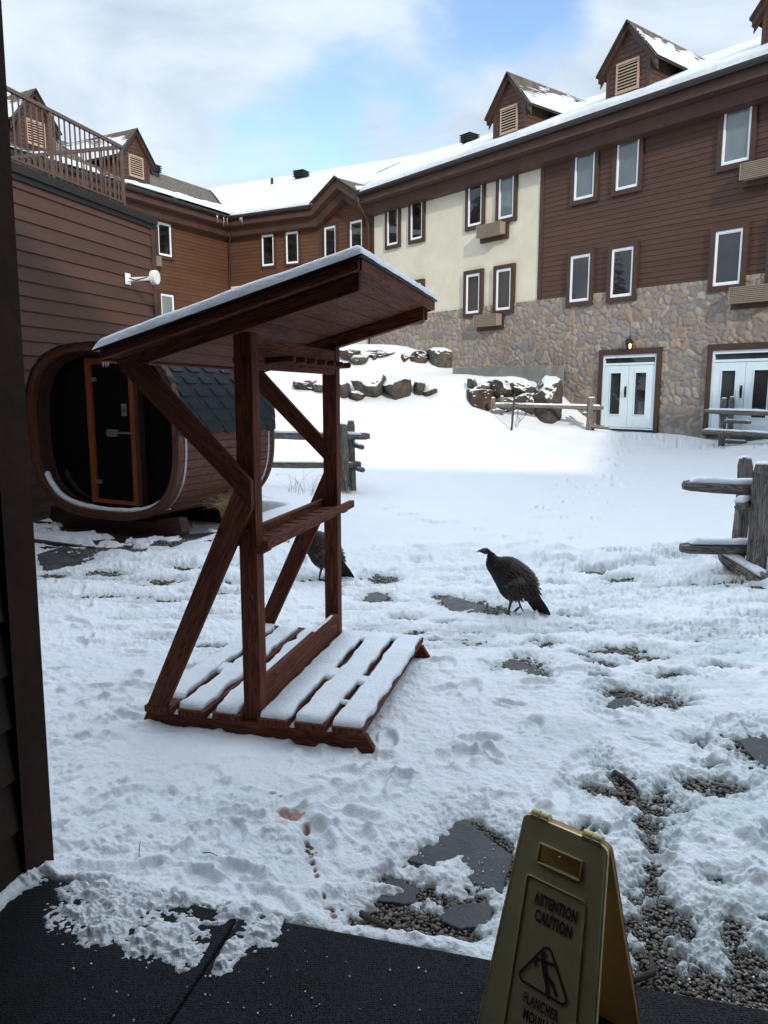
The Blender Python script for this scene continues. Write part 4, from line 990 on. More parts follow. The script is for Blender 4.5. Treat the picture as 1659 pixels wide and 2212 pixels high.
# snow bridging some gaps
for xa,y0,y1 in ((.19,.62,.80),(.40,.58,.70),(.40,.28,.33),(.19,1.38,1.55),(.40,1.44,1.55),(-.49,.55,.7)):
    snow_strip(rack,[(xa,y0,.155),(xa,y1,.155)],.11,.028,seg=.012,wob=.6,expo=4,side=(1,0,0))
for y0,y1 in ((.03,.125),(1.41,1.50)):
    m=MB();m.box(-.1,0,y0,y1,.119,2.20,axis=2);rb('post',m,.005)
m=MB();m.box(-.043,-.003,.125,1.41,.165,.335,axis=1);cb=rb('middle_rail',m)
snow_strip(cb,[(-.025,.95,.335),(-.025,1.36,.335)],.028,.008,seg=.02,wob=.4)
for y0,y1 in ((-.014,.029),(1.501,1.544)):
    m=MB();prismY(m,[(-.672,.158),(-.552,.158),(-.004,1.30),(-.10,1.40)],y0,y1);rb('lower_brace',m)
    m=MB();prismY(m,[(-.004,1.302),(-.004,1.445),(-.59,2.05),(-.735,2.02),(-.10,1.402)],y0,y1);rb('upper_brace',m)
zl=lambda x,o=0.:2.11+.288*(x+.79)+o
for y0,y1 in ((-.016,.027),(1.503,1.546)):
    ya,yb=(y0-.003,y1+.003)
    m=MB();prismY(m,[(-.755,zl(-.755)-.056),(-.712,zl(-.712)-.125),(.585,zl(.585)-.132),(.585,zl(.585)-.047)],ya,yb);rb('rafter',m)
m=MB();prismY(m,[(-.70,zl(-.70)-.056),(-.70,zl(-.70)-.12),(.585,zl(.585)-.12),(.585,zl(.585)-.047)],1.61,1.65);rb('rafter',m)
x=-.765;k=0
while x<.595:
    x1=min(x+.174,.6);m=MB()
    m.hexa([(a,y,zl(a)+dz) for y in(-.095,1.715) for a,dz in ((x+.003,-.045),(x1-.003,-.045),(x1-.003,-.018),(x+.003,-.018))]);rb('roof_board',m,.003);x=x1
m=MB();prismY(m,[(-.775,zl(-.775)-.052),(.612,zl(.612)-.056),(.612,zl(.612)-.006),(-.775,zl(-.775)-.006)],-.118,-.096);rb('roof_edge_board',m)
m=MB();prismY(m,[(-.775,zl(-.775)-.052),(.612,zl(.612)-.056),(.612,zl(.612)-.006),(-.775,zl(-.775)-.006)],1.716,1.738);rb('roof_edge_board',m)
for xa in (-.785,.602):
    m=MB();m.hexa([(a,y,zl(a)+dz) for y in(-.094,1.714) for a,dz in ((xa,-.06),(xa+.02,-.06),(xa+.02,-.007),(xa,-.007))]);rb('roof_edge_board',m,.002)
m=MB();m.hexa([(a,y,zl(a)+dz) for a in(-.80,.632) for y,dz in ((-.135,-.004),(-.135,.006),(1.75,.006),(1.75,-.004))]);rb('roof_membrane',m,0,M['darktrim'])
def roof_snow():
    n,mm_=150,190;U,V=np.meshgrid(np.linspace(0,1,n),np.linspace(0,1,mm_),indexing='ij')
    X=-.803+1.437*U;Y=-.138+1.89*V
    eu=np.minimum(U*1.437,(1-U)*1.437);ev=np.minimum(V*1.9,(1-V)*1.9)
    wob=(fbm(X*6,Y*6,3,77)-.5)*.014
    X=X+(np.abs(U-.5)>.499)*wob*np.sign(U-.5);Y=Y+(np.abs(V-.5)>.499)*wob*np.sign(V-.5)
    pr=lambda e:np.sqrt(np.clip(1-(1-np.clip(e/.045,0,1))**2,0,1))
    t=.052*pr(eu)*pr(ev)*(.8+.45*fbm(X*2.5,Y*2.5,3,78))
    t=t*np.where(V<.5,1.,1.)
    Z=2.11+.288*(X+.79)+.005+t
    f=gridfaces(n,mm_)[:,::-1]
    npmesh('roof_snow',np.stack([X-.288*t*.0,Y,Z],-1).reshape(-1,3),f[:,::-1],M['snowcap'],rack,True)
roof_snow()
m=MB();m.box(-.05,-.006,.125,1.41,2.015,2.175,axis=1);pb_=rb('peg_board',m)
for y in (.24,.41,.575,.75,.92,1.08,1.24):
    m=MB();m.tube([(-.006,y,2.062),(.145,y,2.070),(.155,y,2.070)],[.019,.019,.014],14);rb('peg',m,0,None,pb_)
    m=MB();m.tube([(-.05,y,2.062),(-.19,y,2.070),(-.2,y,2.07)],[.019,.019,.014],14);rb('peg',m,0,None,pb_)
m=MB();m.box(.052,.09,-.02,1.53,1.088,1.138,axis=1);rb('shelf_lip',m)
m=MB();m.box(-.145,-.105,.0,1.53,1.088,1.15,axis=1);rb('shelf_back',m)
y=.13
for k in range(9):
    m=MB();m.box(-.104,.05,y,y+.115,1.085,1.108,axis=0);rb('shelf_slat',m,.003);y+=.143
m=MB();m.box(.0,.05,.0,.12,1.06,1.084);m.box(.0,.05,1.41,1.5,1.06,1.084);rb('shelf_bracket',m)
for (x,z) in ((-.05,.24),(-.05,.16),(-.06,1.36),(-.04,1.18),(-.03,1.28),(-.055,1.43),(-.60,.20),(-.57,.24),(-.64,2.03),(-.60,1.99)):
    m=MB();m.tube([(x,.031,z),(x,.024 if z<1 and x>-.1 else -.018,z)],.007,8,smooth=False);rb('screw_head',m,0,M['black'])
for k in range(11):
    y=-.08+k*.028+random.uniform(-.01,.01) if k<6 else random.uniform(.3,1.6);l=random.uniform(.02,.055)
    m=MB();m.tube([(-.79,y,zl(-.79)-.0),(-.79,y,zl(-.79)-.02-l*.5),(-.79,y,zl(-.79)-.03-l)],[.006,.004,.001],6);m.build('icicle',M['iceclear'],rack)
# ---------------------------------------------------------------- SAUNA (local x along front towards left->right, y along axis away, origin front right bottom)
PS=(-2.42,9.03);sz=.16
sau=thing('barrel_sauna','rounded square wooden barrel sauna with dark glass front and dark shingled top','sauna',(PS[0],PS[1],sz),-aS)
SW,SHh,SC,SN=1.30,1.095,1.40-sz,2.95;SLn=1.86
def so(t,k=0.,z0=0.):
    a=SW-k;b=SHh-k;cx,sx_=math.cos(t),math.sin(t)
    return (-SW+math.copysign(abs(cx)**(2/SN),cx)*a,SC+math.copysign(abs(sx_)**(2/SN),sx_)*b)
def arc(k=0.,N=720):
    ts=[2*PI*i/N for i in range(N)];p=[so(t,k) for t in ts];L=[0]
    for i in range(N):L.append(L[-1]+math.hypot(p[(i+1)%N][0]-p[i][0],p[(i+1)%N][1]-p[i][1]))
    return p,L
ap,aL=arc();TOT=aL[-1]
def at_arc(s,k=0.):
    s=s%TOT;i=np.searchsorted(aL,s)-1;i=max(0,min(i,len(ap)-1));f=(s-aL[i])/(aL[i+1]-aL[i]);a,b=ap[i],ap[(i+1)%len(ap)]
    x=a[0]+(b[0]-a[0])*f;z=a[1]+(b[1]-a[1])*f;nx,nz=(b[1]-a[1]),-(b[0]-a[0]);l=math.hypot(nx,nz);return (x+nx/l*-k,z+nz/l*-k)
# plank shell with v-grooves
npk=int(TOT/.105);ring=[]
for i in range(npk):
    s0=TOT*i/npk;w=TOT/npk
    for f,k in ((.02,.012),(.08,.0),(.5,-.001),(.92,.0),(.98,.012)):ring.append(at_arc(s0+w*f,k))
m=MB();N=len(ring)
vs=[(x,y,z) for y in (.06,SLn-.0) for x,z in ring];fs=[];uvs=[]
for i in range(N):
    j=(i+1)%N;fs.append((j,i,N+i,N+j));b=i//5*.7;uvs.append([(b,i*.02),(b,i*.02+.02),(b+SLn,i*.02+.02),(b+SLn,i*.02)])
m.add(vs,fs,uvs)
inr=[(x,z) for x,z in (at_arc(TOT*i/120,.06) for i in range(120))]
vs=[(x,y,z) for y in (.06,SLn) for x,z in inr];fs=[(i,(i+1)%120,120+(i+1)%120,120+i) for i in range(120)];m.add(vs,fs,[[(i//3*.3,i*.04),(i//3*.3,i*.04+.04),(i//3*.3+1.8,i*.04+.04),(i//3*.3+1.8,i*.04)] for i in range(120)],True)
m.build('barrel_shell',M['sauna'],sau)
def band(name,y0,y1,k0,k1,mat,par=sau,N=160,bev=.004,s0=0,s1=1):
    m=MB();rs=[]
    cl=(s1-s0)>=1
    for i in range(N if cl else N+1):
        s=TOT*(s0+(s1-s0)*i/N);a=at_arc(s,k0);b=at_arc(s,k1);rs.append([(a[0],y0,a[1]),(b[0],y0,b[1]),(b[0],y1,b[1]),(a[0],y1,a[1])])
    if cl:rs.append(rs[0])
    m.rings(rs,closed=True,caps=not cl,smooth=False,vscale=.3);return m.build(name,mat,par)
band('front_ring',-.02,.06,-.012,.085,M['sauna'])
band('rear_ring',SLn,SLn+.05,-.012,.085,M['sauna'])
band('inner_rim',.06,.27,.061,.09,M['saunadark'])
m=MB();m.poly_prism([(x,SLn+.0,z) for x,z in inr][::-1],(0,.04,0));m.build('rear_wall',M['saunadark'],sau)
m=MB();m.poly_prism([(x,.235,z) for x,z in (at_arc(TOT*i/120,.075) for i in range(120))],(0,.012,0));gl=m.build('front_glass',M['glass_sauna'],sau)
band('inner_frame',.19,.234,.075,.125,M['saunadark'],s0=.0,s1=1)
# door assembly (front plane y~.2)
def bx(n,x0,x1,z0,z1,mat,y0=.15,y1=.23,par=sau,axis=2,bev=.004):
    m=MB();m.box(x0,x1,y0,y1,z0-sz,z1-sz,axis=axis);return m.build(n,mat,par,bevel=bev)
dx0,dx1,dz0,dz1=-1.66,-.83,.47,2.32
bx('door_post',dx1+.002,dx1+.07,.42,2.42,M['saunadark'],.13,.232);bx('door_post',dx0-.03,dx0-.002,.42,2.42,M['saunadark'],.17,.232)
m=MB()
for x0,x1,z0,z1,ax in ((dx0,dx0+.085,dz0,dz1,2),(dx1-.085,dx1,dz0,dz1,2),(dx0+.085,dx1-.085,dz1-.075,dz1,0),(dx0+.085,dx1-.085,dz0,dz0+.05,0)):m.box(x0,x1,.14,.225,z0-sz,z1-sz,axis=ax)
dr=m.build('door_frame',M['doorwood'],sau,bevel=.004)
m=MB();m.box(dx0+.095,dx1-.095,.175,.185,dz0+.06-sz,dz1-.085-sz);dg=m.build('door_glass',M['glass_sauna'],dr)
m=MB()
for x in (dx0+.115,dx1-.10):pass
for z in (2.03,.72):
    m=MB();m.box(dx0+.06,dx0+.17,.155,.175,z-sz,z+.05-sz);m.build('hinge',M['metal'],dr,bevel=.004)
m=MB();m.box(-1.30,-1.14,.11,.17,1.34-sz,1.43-sz);m.box(-1.14,-.86,.14,.16,1.375-sz,1.40-sz);m.build('handle',M['metal'],dr,bevel=.006)
m=MB();m.box(-1.08,-.99,.168,.172,1.60-sz,1.75-sz);nsn=m.build('notice_plate',M['concrete'],dr)
m=MB();m.tube([(-1.035+.03*math.cos(2*PI*k/16),.165,1.675-sz+.03*math.sin(2*PI*k/16)) for k in range(17)],.004,5);m.tube([(-1.056,.165,1.696-sz),(-1.014,.165,1.654-sz)],.004,5);m.tube([(-1.06,.165,1.672-sz),(-1.01,.165,1.672-sz)],.004,5)
m.build('no_smoking_symbol',M['black'],dr)
bx('bench',-2.2,-1.75,.95,1.0,M['saunadark'],.5,1.6,axis=1)
# metal straps
for y in (.10,SLn-.10):band('metal_strap',y,y+.035,-.006,.0,M['metal'],s0=.80,s1=.995);band('metal_strap',y,y+.035,-.006,.0,M['metal'],s0=.505,s1=.7)
# shingles: hex tabs, arc from s=0 (right side mid) to s=TOT/2 (left side mid)
m=MB();ex=.155;wd=.30
nrow=int((TOT*.5+.04)/ex);
def tabrow(sgn,smid):
    rows=int((smid+.02)/ex)+1
    for r in range(rows):
        s_b=-.015+r*ex
        off=(r%2)*wd/2
        y=-.10+off-wd
        while y<SLn+.12:
            pl=[(y+.0,s_b+ex*1.9),(y+.0,s_b+.09),(y+.07,s_b),(y+wd-.07,s_b),(y+wd,s_b+.09),(y+wd,s_b+ex*1.9)]
            pl=[(min(max(a,-.05),SLn+.07),b) for a,b in pl]
            if max(p[0] for p in pl)-min(p[0] for p in pl)>.02:
                vs=[]
                for a,b in pl:
                    lift=-.018+.010*(b-s_b)/(ex*1.9)
                    q=at_arc(b if sgn>0 else TOT*.5-b,lift);vs.append((q[0],a,q[1]))
                lo=[]
                for a,b in pl:
                    q=at_arc(b if sgn>0 else TOT*.5-b,-.002);lo.append((q[0],a,q[1]))
                n=6;u=[(a,b) for a,b in pl]
                m.add(vs+lo,[tuple(range(n))]+[(k,(k+1)%n,n+(k+1)%n,n+k) for k in range(n)],[u]+[[u[k],u[(k+1)%n],u[(k+1)%n],u[k]] for k in range(n)])
            y+=wd
tabrow(1,TOT*.25+.05);tabrow(-1,TOT*.25+.05)
m.build('shingle_roof',M['slate'],sau)
for y0 in (.12,SLn-.35):
    m=MB();prismY(m,[(-2.25,-.1),(-.15,-.1),(-.12,.03),(-.16,.21),(-.5,.17),(-.6,.13),(-2.0,.13),(-2.1,.17),(-2.44,.21),(-2.48,.03)],y0,y0+.14);m.build('cradle_beam',M['saunadark'],sau,bevel=.006)
# snow on the lower lip
pts=[]
for i in range(60):
    s=TOT*(.575+.345*i/59);x,z=at_arc(s,.115);pts.append((x,.09,z))
def lipsnow(pts,w,th):
    rs=[]
    for i,p in enumerate(pts):
        a=pts[max(i-1,0)];b=pts[min(i+1,len(pts)-1)];e=min(1,min(i,len(pts)-1-i)/6+.05);t=th*(.35+1.2*float(fbm(np.array([i*.35]),np.array([1.]),3,5)[0]))*e
        rs.append([(p[0],p[1]-w/2+w*j/6,p[2]+(.0-.035)+(.035+t)*math.sin(PI*j/6)**.5) for j in range(7)])
    m=MB();m.rings(rs,closed=True,caps=True);return m.build('snow_cap',M['snowcap'],sau)
lipsnow(pts,.10,.02)
snow_strip(sau,[(-2.18,.19,.275+.02),(-1.7,.19,.235)],.05,.03,seg=.02);snow_strip(sau,[(-.79,.19,.235),(-.36,.19,.30)],.05,.03,seg=.02)
# deck boards in front of the sauna
dk=thing('sauna_deck','low dark wooden deck boards partly snow covered under the barrel sauna','deck',(PS[0],PS[1],0),-aS)
for k in range(7):
    m=MB();m.box(-2.95,.2,-.72+k*.145,-.59+k*.145,.06,.105);m.build('deck_board',M['deck'],dk,bevel=.004)
# ---------------------------------------------------------------- FENCES
def fpole(par,name,pts,r,rough=.22,snow=True,st=.03,flat=1.,cap=True,n=22):
    pts=[Vector(p) for p in pts];P=[]
    for i in range(len(pts)-1):
        k=max(2,int((pts[i+1]-pts[i]).length/.08))
        for j in range(k):P.append(pts[i].lerp(pts[i+1],j/k))
    P.append(pts[-1]);m=MB();rs=[];d=(P[-1]-P[0]).normalized();a=Vector((0,0,1)) if abs(d.z)<.8 else Vector((0,1,0));sd=d.cross(a).normalized();u=sd.cross(d).normalized()
    off=np.array([1+rough*random.uniform(-.6,.6) for _ in range(n)]);sd_=random.random()*40
    L=0
    R0=r if hasattr(r,'__len__') else (r,r)
    for i,p in enumerate(P):
        f=i/(len(P)-1);rr=R0[0]+(R0[1]-R0[0])*f
        e=min(i,len(P)-1-i);rr*=(.72 if e==0 else 1)
        if i:L+=(P[i]-P[i-1]).length
        ang=np.arange(n)*2*PI/n+.25*math.sin(L*2+sd_)*.3
        nz=1+rough*.9*(fbm(ang*1.9+sd_,np.full(n,L*1.6+sd_),3,4)-.5)*2
        wob=Vector((math.sin(L*3+sd_)*.012,math.cos(L*2.3+sd_)*.012,math.sin(L*2.6+sd_*2)*.012))
        rs.append([p+wob+(sd*math.cos(t)*flat+u*math.sin(t))*rr*off[k]*nz[k] for k,t in enumerate(ang)])
    m.rings(rs,smooth=False,vscale=2*PI*R0[0]);o=m.build(name,M['grey'],par)
    if snow:
        if abs(d.z)<.6:
            rr=(R0[0]+R0[1])/2;snow_strip(o,[p+Vector((0,0,rr*.72)) for p in (P[0].lerp(P[-1],.03),P[len(P)//2],P[0].lerp(P[-1],.97))],rr*1.75*flat,st+.0,seg=.04,wob=.3)
        elif cap:
            c=P[-1] if P[-1].z>P[0].z else P[0];rr=R0[1]
            mm=MB();rs=[]
            for k in range(6):
                t=k/5;q=math.cos(t*PI/2)**.6 if k<5 else .05;rs.append([c+Vector((math.cos(2*PI*j/12)*rr*.88*q,math.sin(2*PI*j/12)*rr*.88*q,-.004+.03*math.sin(t*PI/2))) for j in range(12)])
            mm.rings(rs);mm.build('snow_cap',M['snowcap'],o)
    return o
def fence(loc,label,posts,rails):
    gz=0;t=thing('rail_fence',label,'fence',loc,0,'split rail fences around the courtyard');L=Vector(loc)
    for p,z0,z1,r in posts:fpole(t,'post',[Vector((p[0],p[1],z0))-L,Vector((p[0]+random.uniform(-.01,.01),p[1],z1))-L],r)
    for a,b,r,st in rails:fpole(t,'rail',[Vector(a)-L,Vector(b)-L],r,st=st)
    return t
fence((-.73,13.6,0),'weathered split rail fence end behind the rack, running left behind the sauna',
 [((-.73,13.6),-.1,1.33,.078),((-.585,13.85),-.1,1.38,.07)],
 [((-5.,13.35,1.22),(-.26,13.72,1.10),(.06,.06),.045),((-5.,13.35,.66),(-.42,13.7,.60),(.06,.055),.02),((-.95,14.9,1.0),(-.38,13.5,.93),(.05,.045),.02),((-.95,14.9,.62),(-.36,13.45,.52),(.05,.045),.015)])
fence((3.64,7.4,0),'near weathered split rail fence end at the right edge with two thick snow topped rails',
 [((3.66,7.36),-.1,1.21,.09),((3.625,7.66),-.1,1.24,.07)],
 [((2.93,7.46,.99),(5.2,7.55,.89),(.05,.068),.06),((2.98,7.5,.36),(5.2,7.52,.33),(.055,.085),.055),((3.40,7.28,.81),(3.85,7.75,.84),(.045,.055),.06),((3.44,7.62,.25),(3.66,7.12,.09),(.08,.095),.035)])
fence((8.25,18.7,.6),'snow capped split rail fence in front of the right double door',
 [((8.22,18.65),.3,1.74,.072),((8.47,18.8),.3,1.77,.062)],
 [((7.84,18.80,1.43),(9.5,16.7,1.40),(.055,.062),.05),((7.77,18.82,.95),(9.5,16.7,.90),(.055,.06),.05),((8.22,18.6,1.19),(8.7,18.2,1.17),(.05,.045),.04),((8.25,18.6,.72),(8.68,18.3,.70),(.045,.045),.03)])
fence((5.6,21,.86),'far split rail fence between the boulders and the left double door',
 [((5.585,20.95),.6,1.74,.07),((5.72,21.1),.6,1.74,.062),((3.04,21.5),.8,1.73,.06),((3.29,21.6),.8,1.77,.055)],
 [((2.96,21.55,1.53),(5.98,20.95,1.47),(.062,.055),.045),((2.98,21.4,1.36),(3.35,21.6,1.36),(.05,.05),.03),((5.4,20.9,1.31),(5.75,21.2,1.28),(.05,.04),.035),((5.6,21.,.96),(6.1,20.8,.93),(.05,.05),.02)])
# ---------------------------------------------------------------- ROCKS
def c4(x,y):return ((1300+x/1.508)/1.8517,(1250+y/1.508)/1.8517)
import bmesh
def rock(x0,y0,x1,y1,Y,label,dep=.6,sq=2.6,ex=0):
    u0,v0=c4(x0,y0);u1,v1=c4(x1,y1)
    def w(u,v):
        r=ray(u,v);k=Y/r[1];return r[0]*k,r[2]*k+H
    X0,Z1=w(u0,v0);X1,Z0=w(u1,v1);cx,cz=(X0+X1)/2,(Z0+Z1)/2;hx,hz=(X1-X0)/2*1.12,(Z1-Z0)/2*1.13+.06
    bm=bmesh.new();bmesh.ops.create_icosphere(bm,subdivisions=5,radius=1);V=np.array([v.co[:] for v in bm.verts]);Ff=np.array([[v.index for v in f.verts] for f in bm.faces]);bm.free()
    n=(np.abs(V)**(sq*1.3)).sum(1)**(1/(sq*1.3));V=V/n[:,None]
    sd=random.random()*99
    fn=lambda k,s:fbm(V[:,0]*k+sd+V[:,2]*k*.7,V[:,1]*k+V[:,2]*k*1.1+sd,5,s)-.5
    # planar facets
    for _ in range(7):
        dv=np.array([random.gauss(0,1),random.gauss(0,1)-.4,random.gauss(0,.7)]);dv/=np.linalg.norm(dv);c=random.uniform(.68,.95);p=V@dv;V=V-np.clip(p-c,0,None)[:,None]*dv*.92
    V=V*(1+.10*fn(1.3,1)+.11*fn(4,2)+.07*fn(11,3))[:,None]
    V=V*np.array([hx,dep,hz])
    o=npmesh('boulder',V,Ff,M['rock'],None,True);o.location=(cx,Y+dep*.55,cz-.04);o.rotation_euler=(0,0,random.uniform(-.2,.2))
    return tag(o,label,'boulder','boulders of the snowy rock garden')
for a in ((80,212,228,268,27.2,'flat grey boulder at the upper left of the rock bank, above the fence end'),
 (255,218,412,256,27.2,'long low dark boulder on the upper rock bank below the stone wall'),
 (125,262,255,302,27,'low slab boulder in the lower row of the upper rock bank, at left'),
 (212,243,270,272,27.1,'small reddish boulder between the upper bank slabs'),
 (288,256,320,290,27.1,'tiny reddish boulder right of the upper bank slabs'),
 (466,248,516,304,27,'small brown boulder left of the dark split boulder on the upper bank'),
 (505,236,618,324,27,'dark brown boulder left of the tallest upper boulder'),
 (608,220,772,344,27,'tall squarish boulder at the right end of the upper rock bank'),
 (165,368,352,484,22.95,'domed grey boulder in the middle rock row, the tallest there'),
 (358,400,538,514,22.95,'broad snow draped boulder right of the domed grey boulder'),
 (538,422,604,478,23.0,'small dark boulder right of the snow draped boulder'),
 (588,440,668,490,22.95,'low dark boulder at the right end of the middle rock row'),
 (60,428,146,488,22.95,'brown boulder left of the domed grey boulder, next to the rack post'),
 (-200,412,-40,446,23.8,'long flat brown boulder seen through the rack frame'),
 (-60,426,60,462,23.6,'low brown boulder seen just left of the rack rear post'),
 (150,478,235,508,22.8,'small pebbly boulder at the foot of the domed grey boulder'),
 (868,402,912,440,22.6,'small dark boulder at the upper left of the right hand boulder wall'),
 (905,428,1000,476,22.3,'snow covered boulder at the top left of the right hand boulder wall'),
 (872,470,1012,588,22,'reddish pink boulder at the lower left of the right hand boulder wall'),
 (996,410,1126,512,22.2,'dark squarish boulder in the top row of the right hand boulder wall'),
 (1132,420,1306,505,22.2,'rusty brown boulder in the top row beside the tallest one'),
 (1262,402,1436,662,21.7,'tallest dark boulder at the right end of the boulder wall by the concrete'),
 (1140,498,1290,650,22,'rusty boulder in the bottom row behind the fence rail'),
 (1035,520,1150,640,22.1,'pale brown boulder in the bottom row behind the thin stake')):
    rock(*a[:5],a[5],dep=.35+min(.5,(a[2]-a[0])/400))
# stake + shrub
def wY(u,v,Y):
    r=ray(u,v);k=Y/r[1];return Vector((r[0]*k,Y,r[2]*k+H))
a=wY(*c4(1125,714),20);b=wY(*c4(1144,485),20.05);m=MB();m.tube([(0,0,-.25),(0,0,0),b-a],[.028,.028,.022],8);o=m.build('stake',M['twig']);o.location=a;tag(o,'thin dark leaning stake in the snow in front of the boulders','stake')
sh=a+Vector((.1,.35,-.1));m=MB()
def branch(p,d,l,r,dep):
    q=p+d*l;m.tube([p,p.lerp(q,.5)+Vector((random.uniform(-.02,.02),0,random.uniform(-.02,.02))),q],[r,r*.8,r*.6],5)
    if dep:
        for _ in range(3):
            nd=(d+Vector((random.uniform(-.7,.7),random.uniform(-.5,.5),random.uniform(-.1,.5)))).normalized();branch(q,nd,l*random.uniform(.55,.8),r*.6,dep-1)
for k in range(5):branch(Vector((0,0,0)),Vector((random.uniform(-.6,.6),random.uniform(-.3,.3),1)).normalized(),.36,.007,3)
o=m.build('bare_shrub',M['twig']);o.location=sh;tag(o,'small leafless shrub beside the thin stake','shrub')
# spruces beyond the low building (seen mirrored in the hotel windows)
for i_,(tx,ty,th_) in enumerate(((-34,14,11),(-38,19,13),(-31,23,10),(-36,27,14),(-40,9,12),(-33,4,11),(-42,33,13))):
    tz=float(gbase(np.array([tx]),np.array([ty]))[0]);T=thing('spruce_tree','dark snowy spruce standing beyond the low brown building','spruce tree',(tx,ty,tz),0,'spruces beyond the low building')
    m=MB();m.tube([(0,0,-.3),(0,0,th_*.5),(0,0,th_*.97)],[.2,.12,.02],8);m.build('trunk',M['twig'],T)
    m=MB()
    for lv in range(26):
        f=lv/26;z=th_*(.1+.88*f);rr=(1-f)*th_*.22+.1
        for k in range(11):
            a=random.uniform(0,2*PI);r=rr*random.uniform(.75,1.15);d=Vector((math.cos(a),math.sin(a),0));s_=Vector((-d.y,d.x,0));p=Vector((0,0,z));e=p+d*r+Vector((0,0,-r*.35));w_=r*.24
            m.add([p,e*.5+p*.5+s_*w_,e,e*.5+p*.5-s_*w_,e*.55+p*.45+Vector((0,0,-w_*1.2))],[(0,1,2,3),(0,1,4),(1,2,4),(2,3,4),(3,0,4)])
    m.build('crown',M['spruce'],T)
# grass tufts
def tuft(x,y,label,n=60,h=.35,lean=(-.5,-.2),spread=.12,curl=1.):
    z=float(gbase(np.array([x]),np.array([y]))[0]);m=MB()
    for i in range(n):
        bx_,by=random.gauss(0,spread*.4),random.gauss(0,spread*.4);l=h*random.uniform(.5,1.15);dx,dy=lean[0]+random.gauss(0,.55),lean[1]+random.gauss(0,.4)
        pts=[]
        for k in range(6):
            t=k/5;pts.append((bx_+dx*l*t**1.4*.8,by+dy*l*t**1.4*.8,-.05+l*(1.25*t-.62*curl*t*t*(1+.4*abs(dx)))))
        m.tube(pts,[.0028,.0026,.0023,.002,.0015,.0008],4)
        if i%6==0:
            e=Vector(pts[-1]);
            for q in range(5):m.tube([e,e+Vector((random.uniform(-.05,.05),random.uniform(-.03,.03),random.uniform(-.05,.02)))],[.002,.001],3)
    o=m.build('grass_tuft',M['straw']);o.location=(x,y,z);tag(o,label,'dry grass','dry grass tufts sticking out of the snow');return o
tuft(-2.0,10.1,'thick dry straw coloured grass tuft on the snow mound right of the sauna',170,.58,(-.35,-.3),.24,1.0)
tuft(-1.35,12.6,'sparse dry grass stems seen between the rack posts',20,.6,(.3,-.1),.5,.8)
tuft(-.66,13.3,'dry grass tuft at the foot of the fence end behind the rack',30,.3,(.2,-.3),.15,1.2)
tuft(3.42,7.2,'dry grass stems at the foot of the near right fence',16,.33,(.1,-.3),.12,.9)
# twigs
def twig(u,v,z,pts,label,r=.004):
    x,y=onz(u,v,z);m=MB();m.tube([Vector(p) for p in pts],[r*1.2]+[r]*(len(pts)-2)+[r*.5],6);o=m.build('twig',M['twig']);o.location=(x,y,z+float(gbase(np.array([x]),np.array([y]))[0]));tag(o,label,'twig');return o
twig(455,1850,.05,[(-.03,0,.01),(0,.0,.012),(.035,-.02,.01)],'small dark twig on the snow near the mat',.002)
twig(300,1845,.07,[(0,0,-.02),(.004,0,.03),(.01,0,.05)],'tiny upright twig at the mat edge by the dark wall',.0015)
twig(1362,1700,.01,[(-.04,.13,.012),(-.01,.06,.016),(.01,.0,.014),(.012,-.07,.012)],'curved dark root beside the right hand pebbles',.011)
twig(1400,2100,.015,[(-.14,-.04,.014),(-.06,-.05,.018),(.01,-.02,.018),(.03,.07,.015)],'thick bent branch on the pebbles right of the yellow sign',.012)
twig(815,2000,.01,[(-.06,.05,.01),(0,.0,.012),(.07,-.04,.01)],'dark stick on the pebbles at the mat edge',.010)
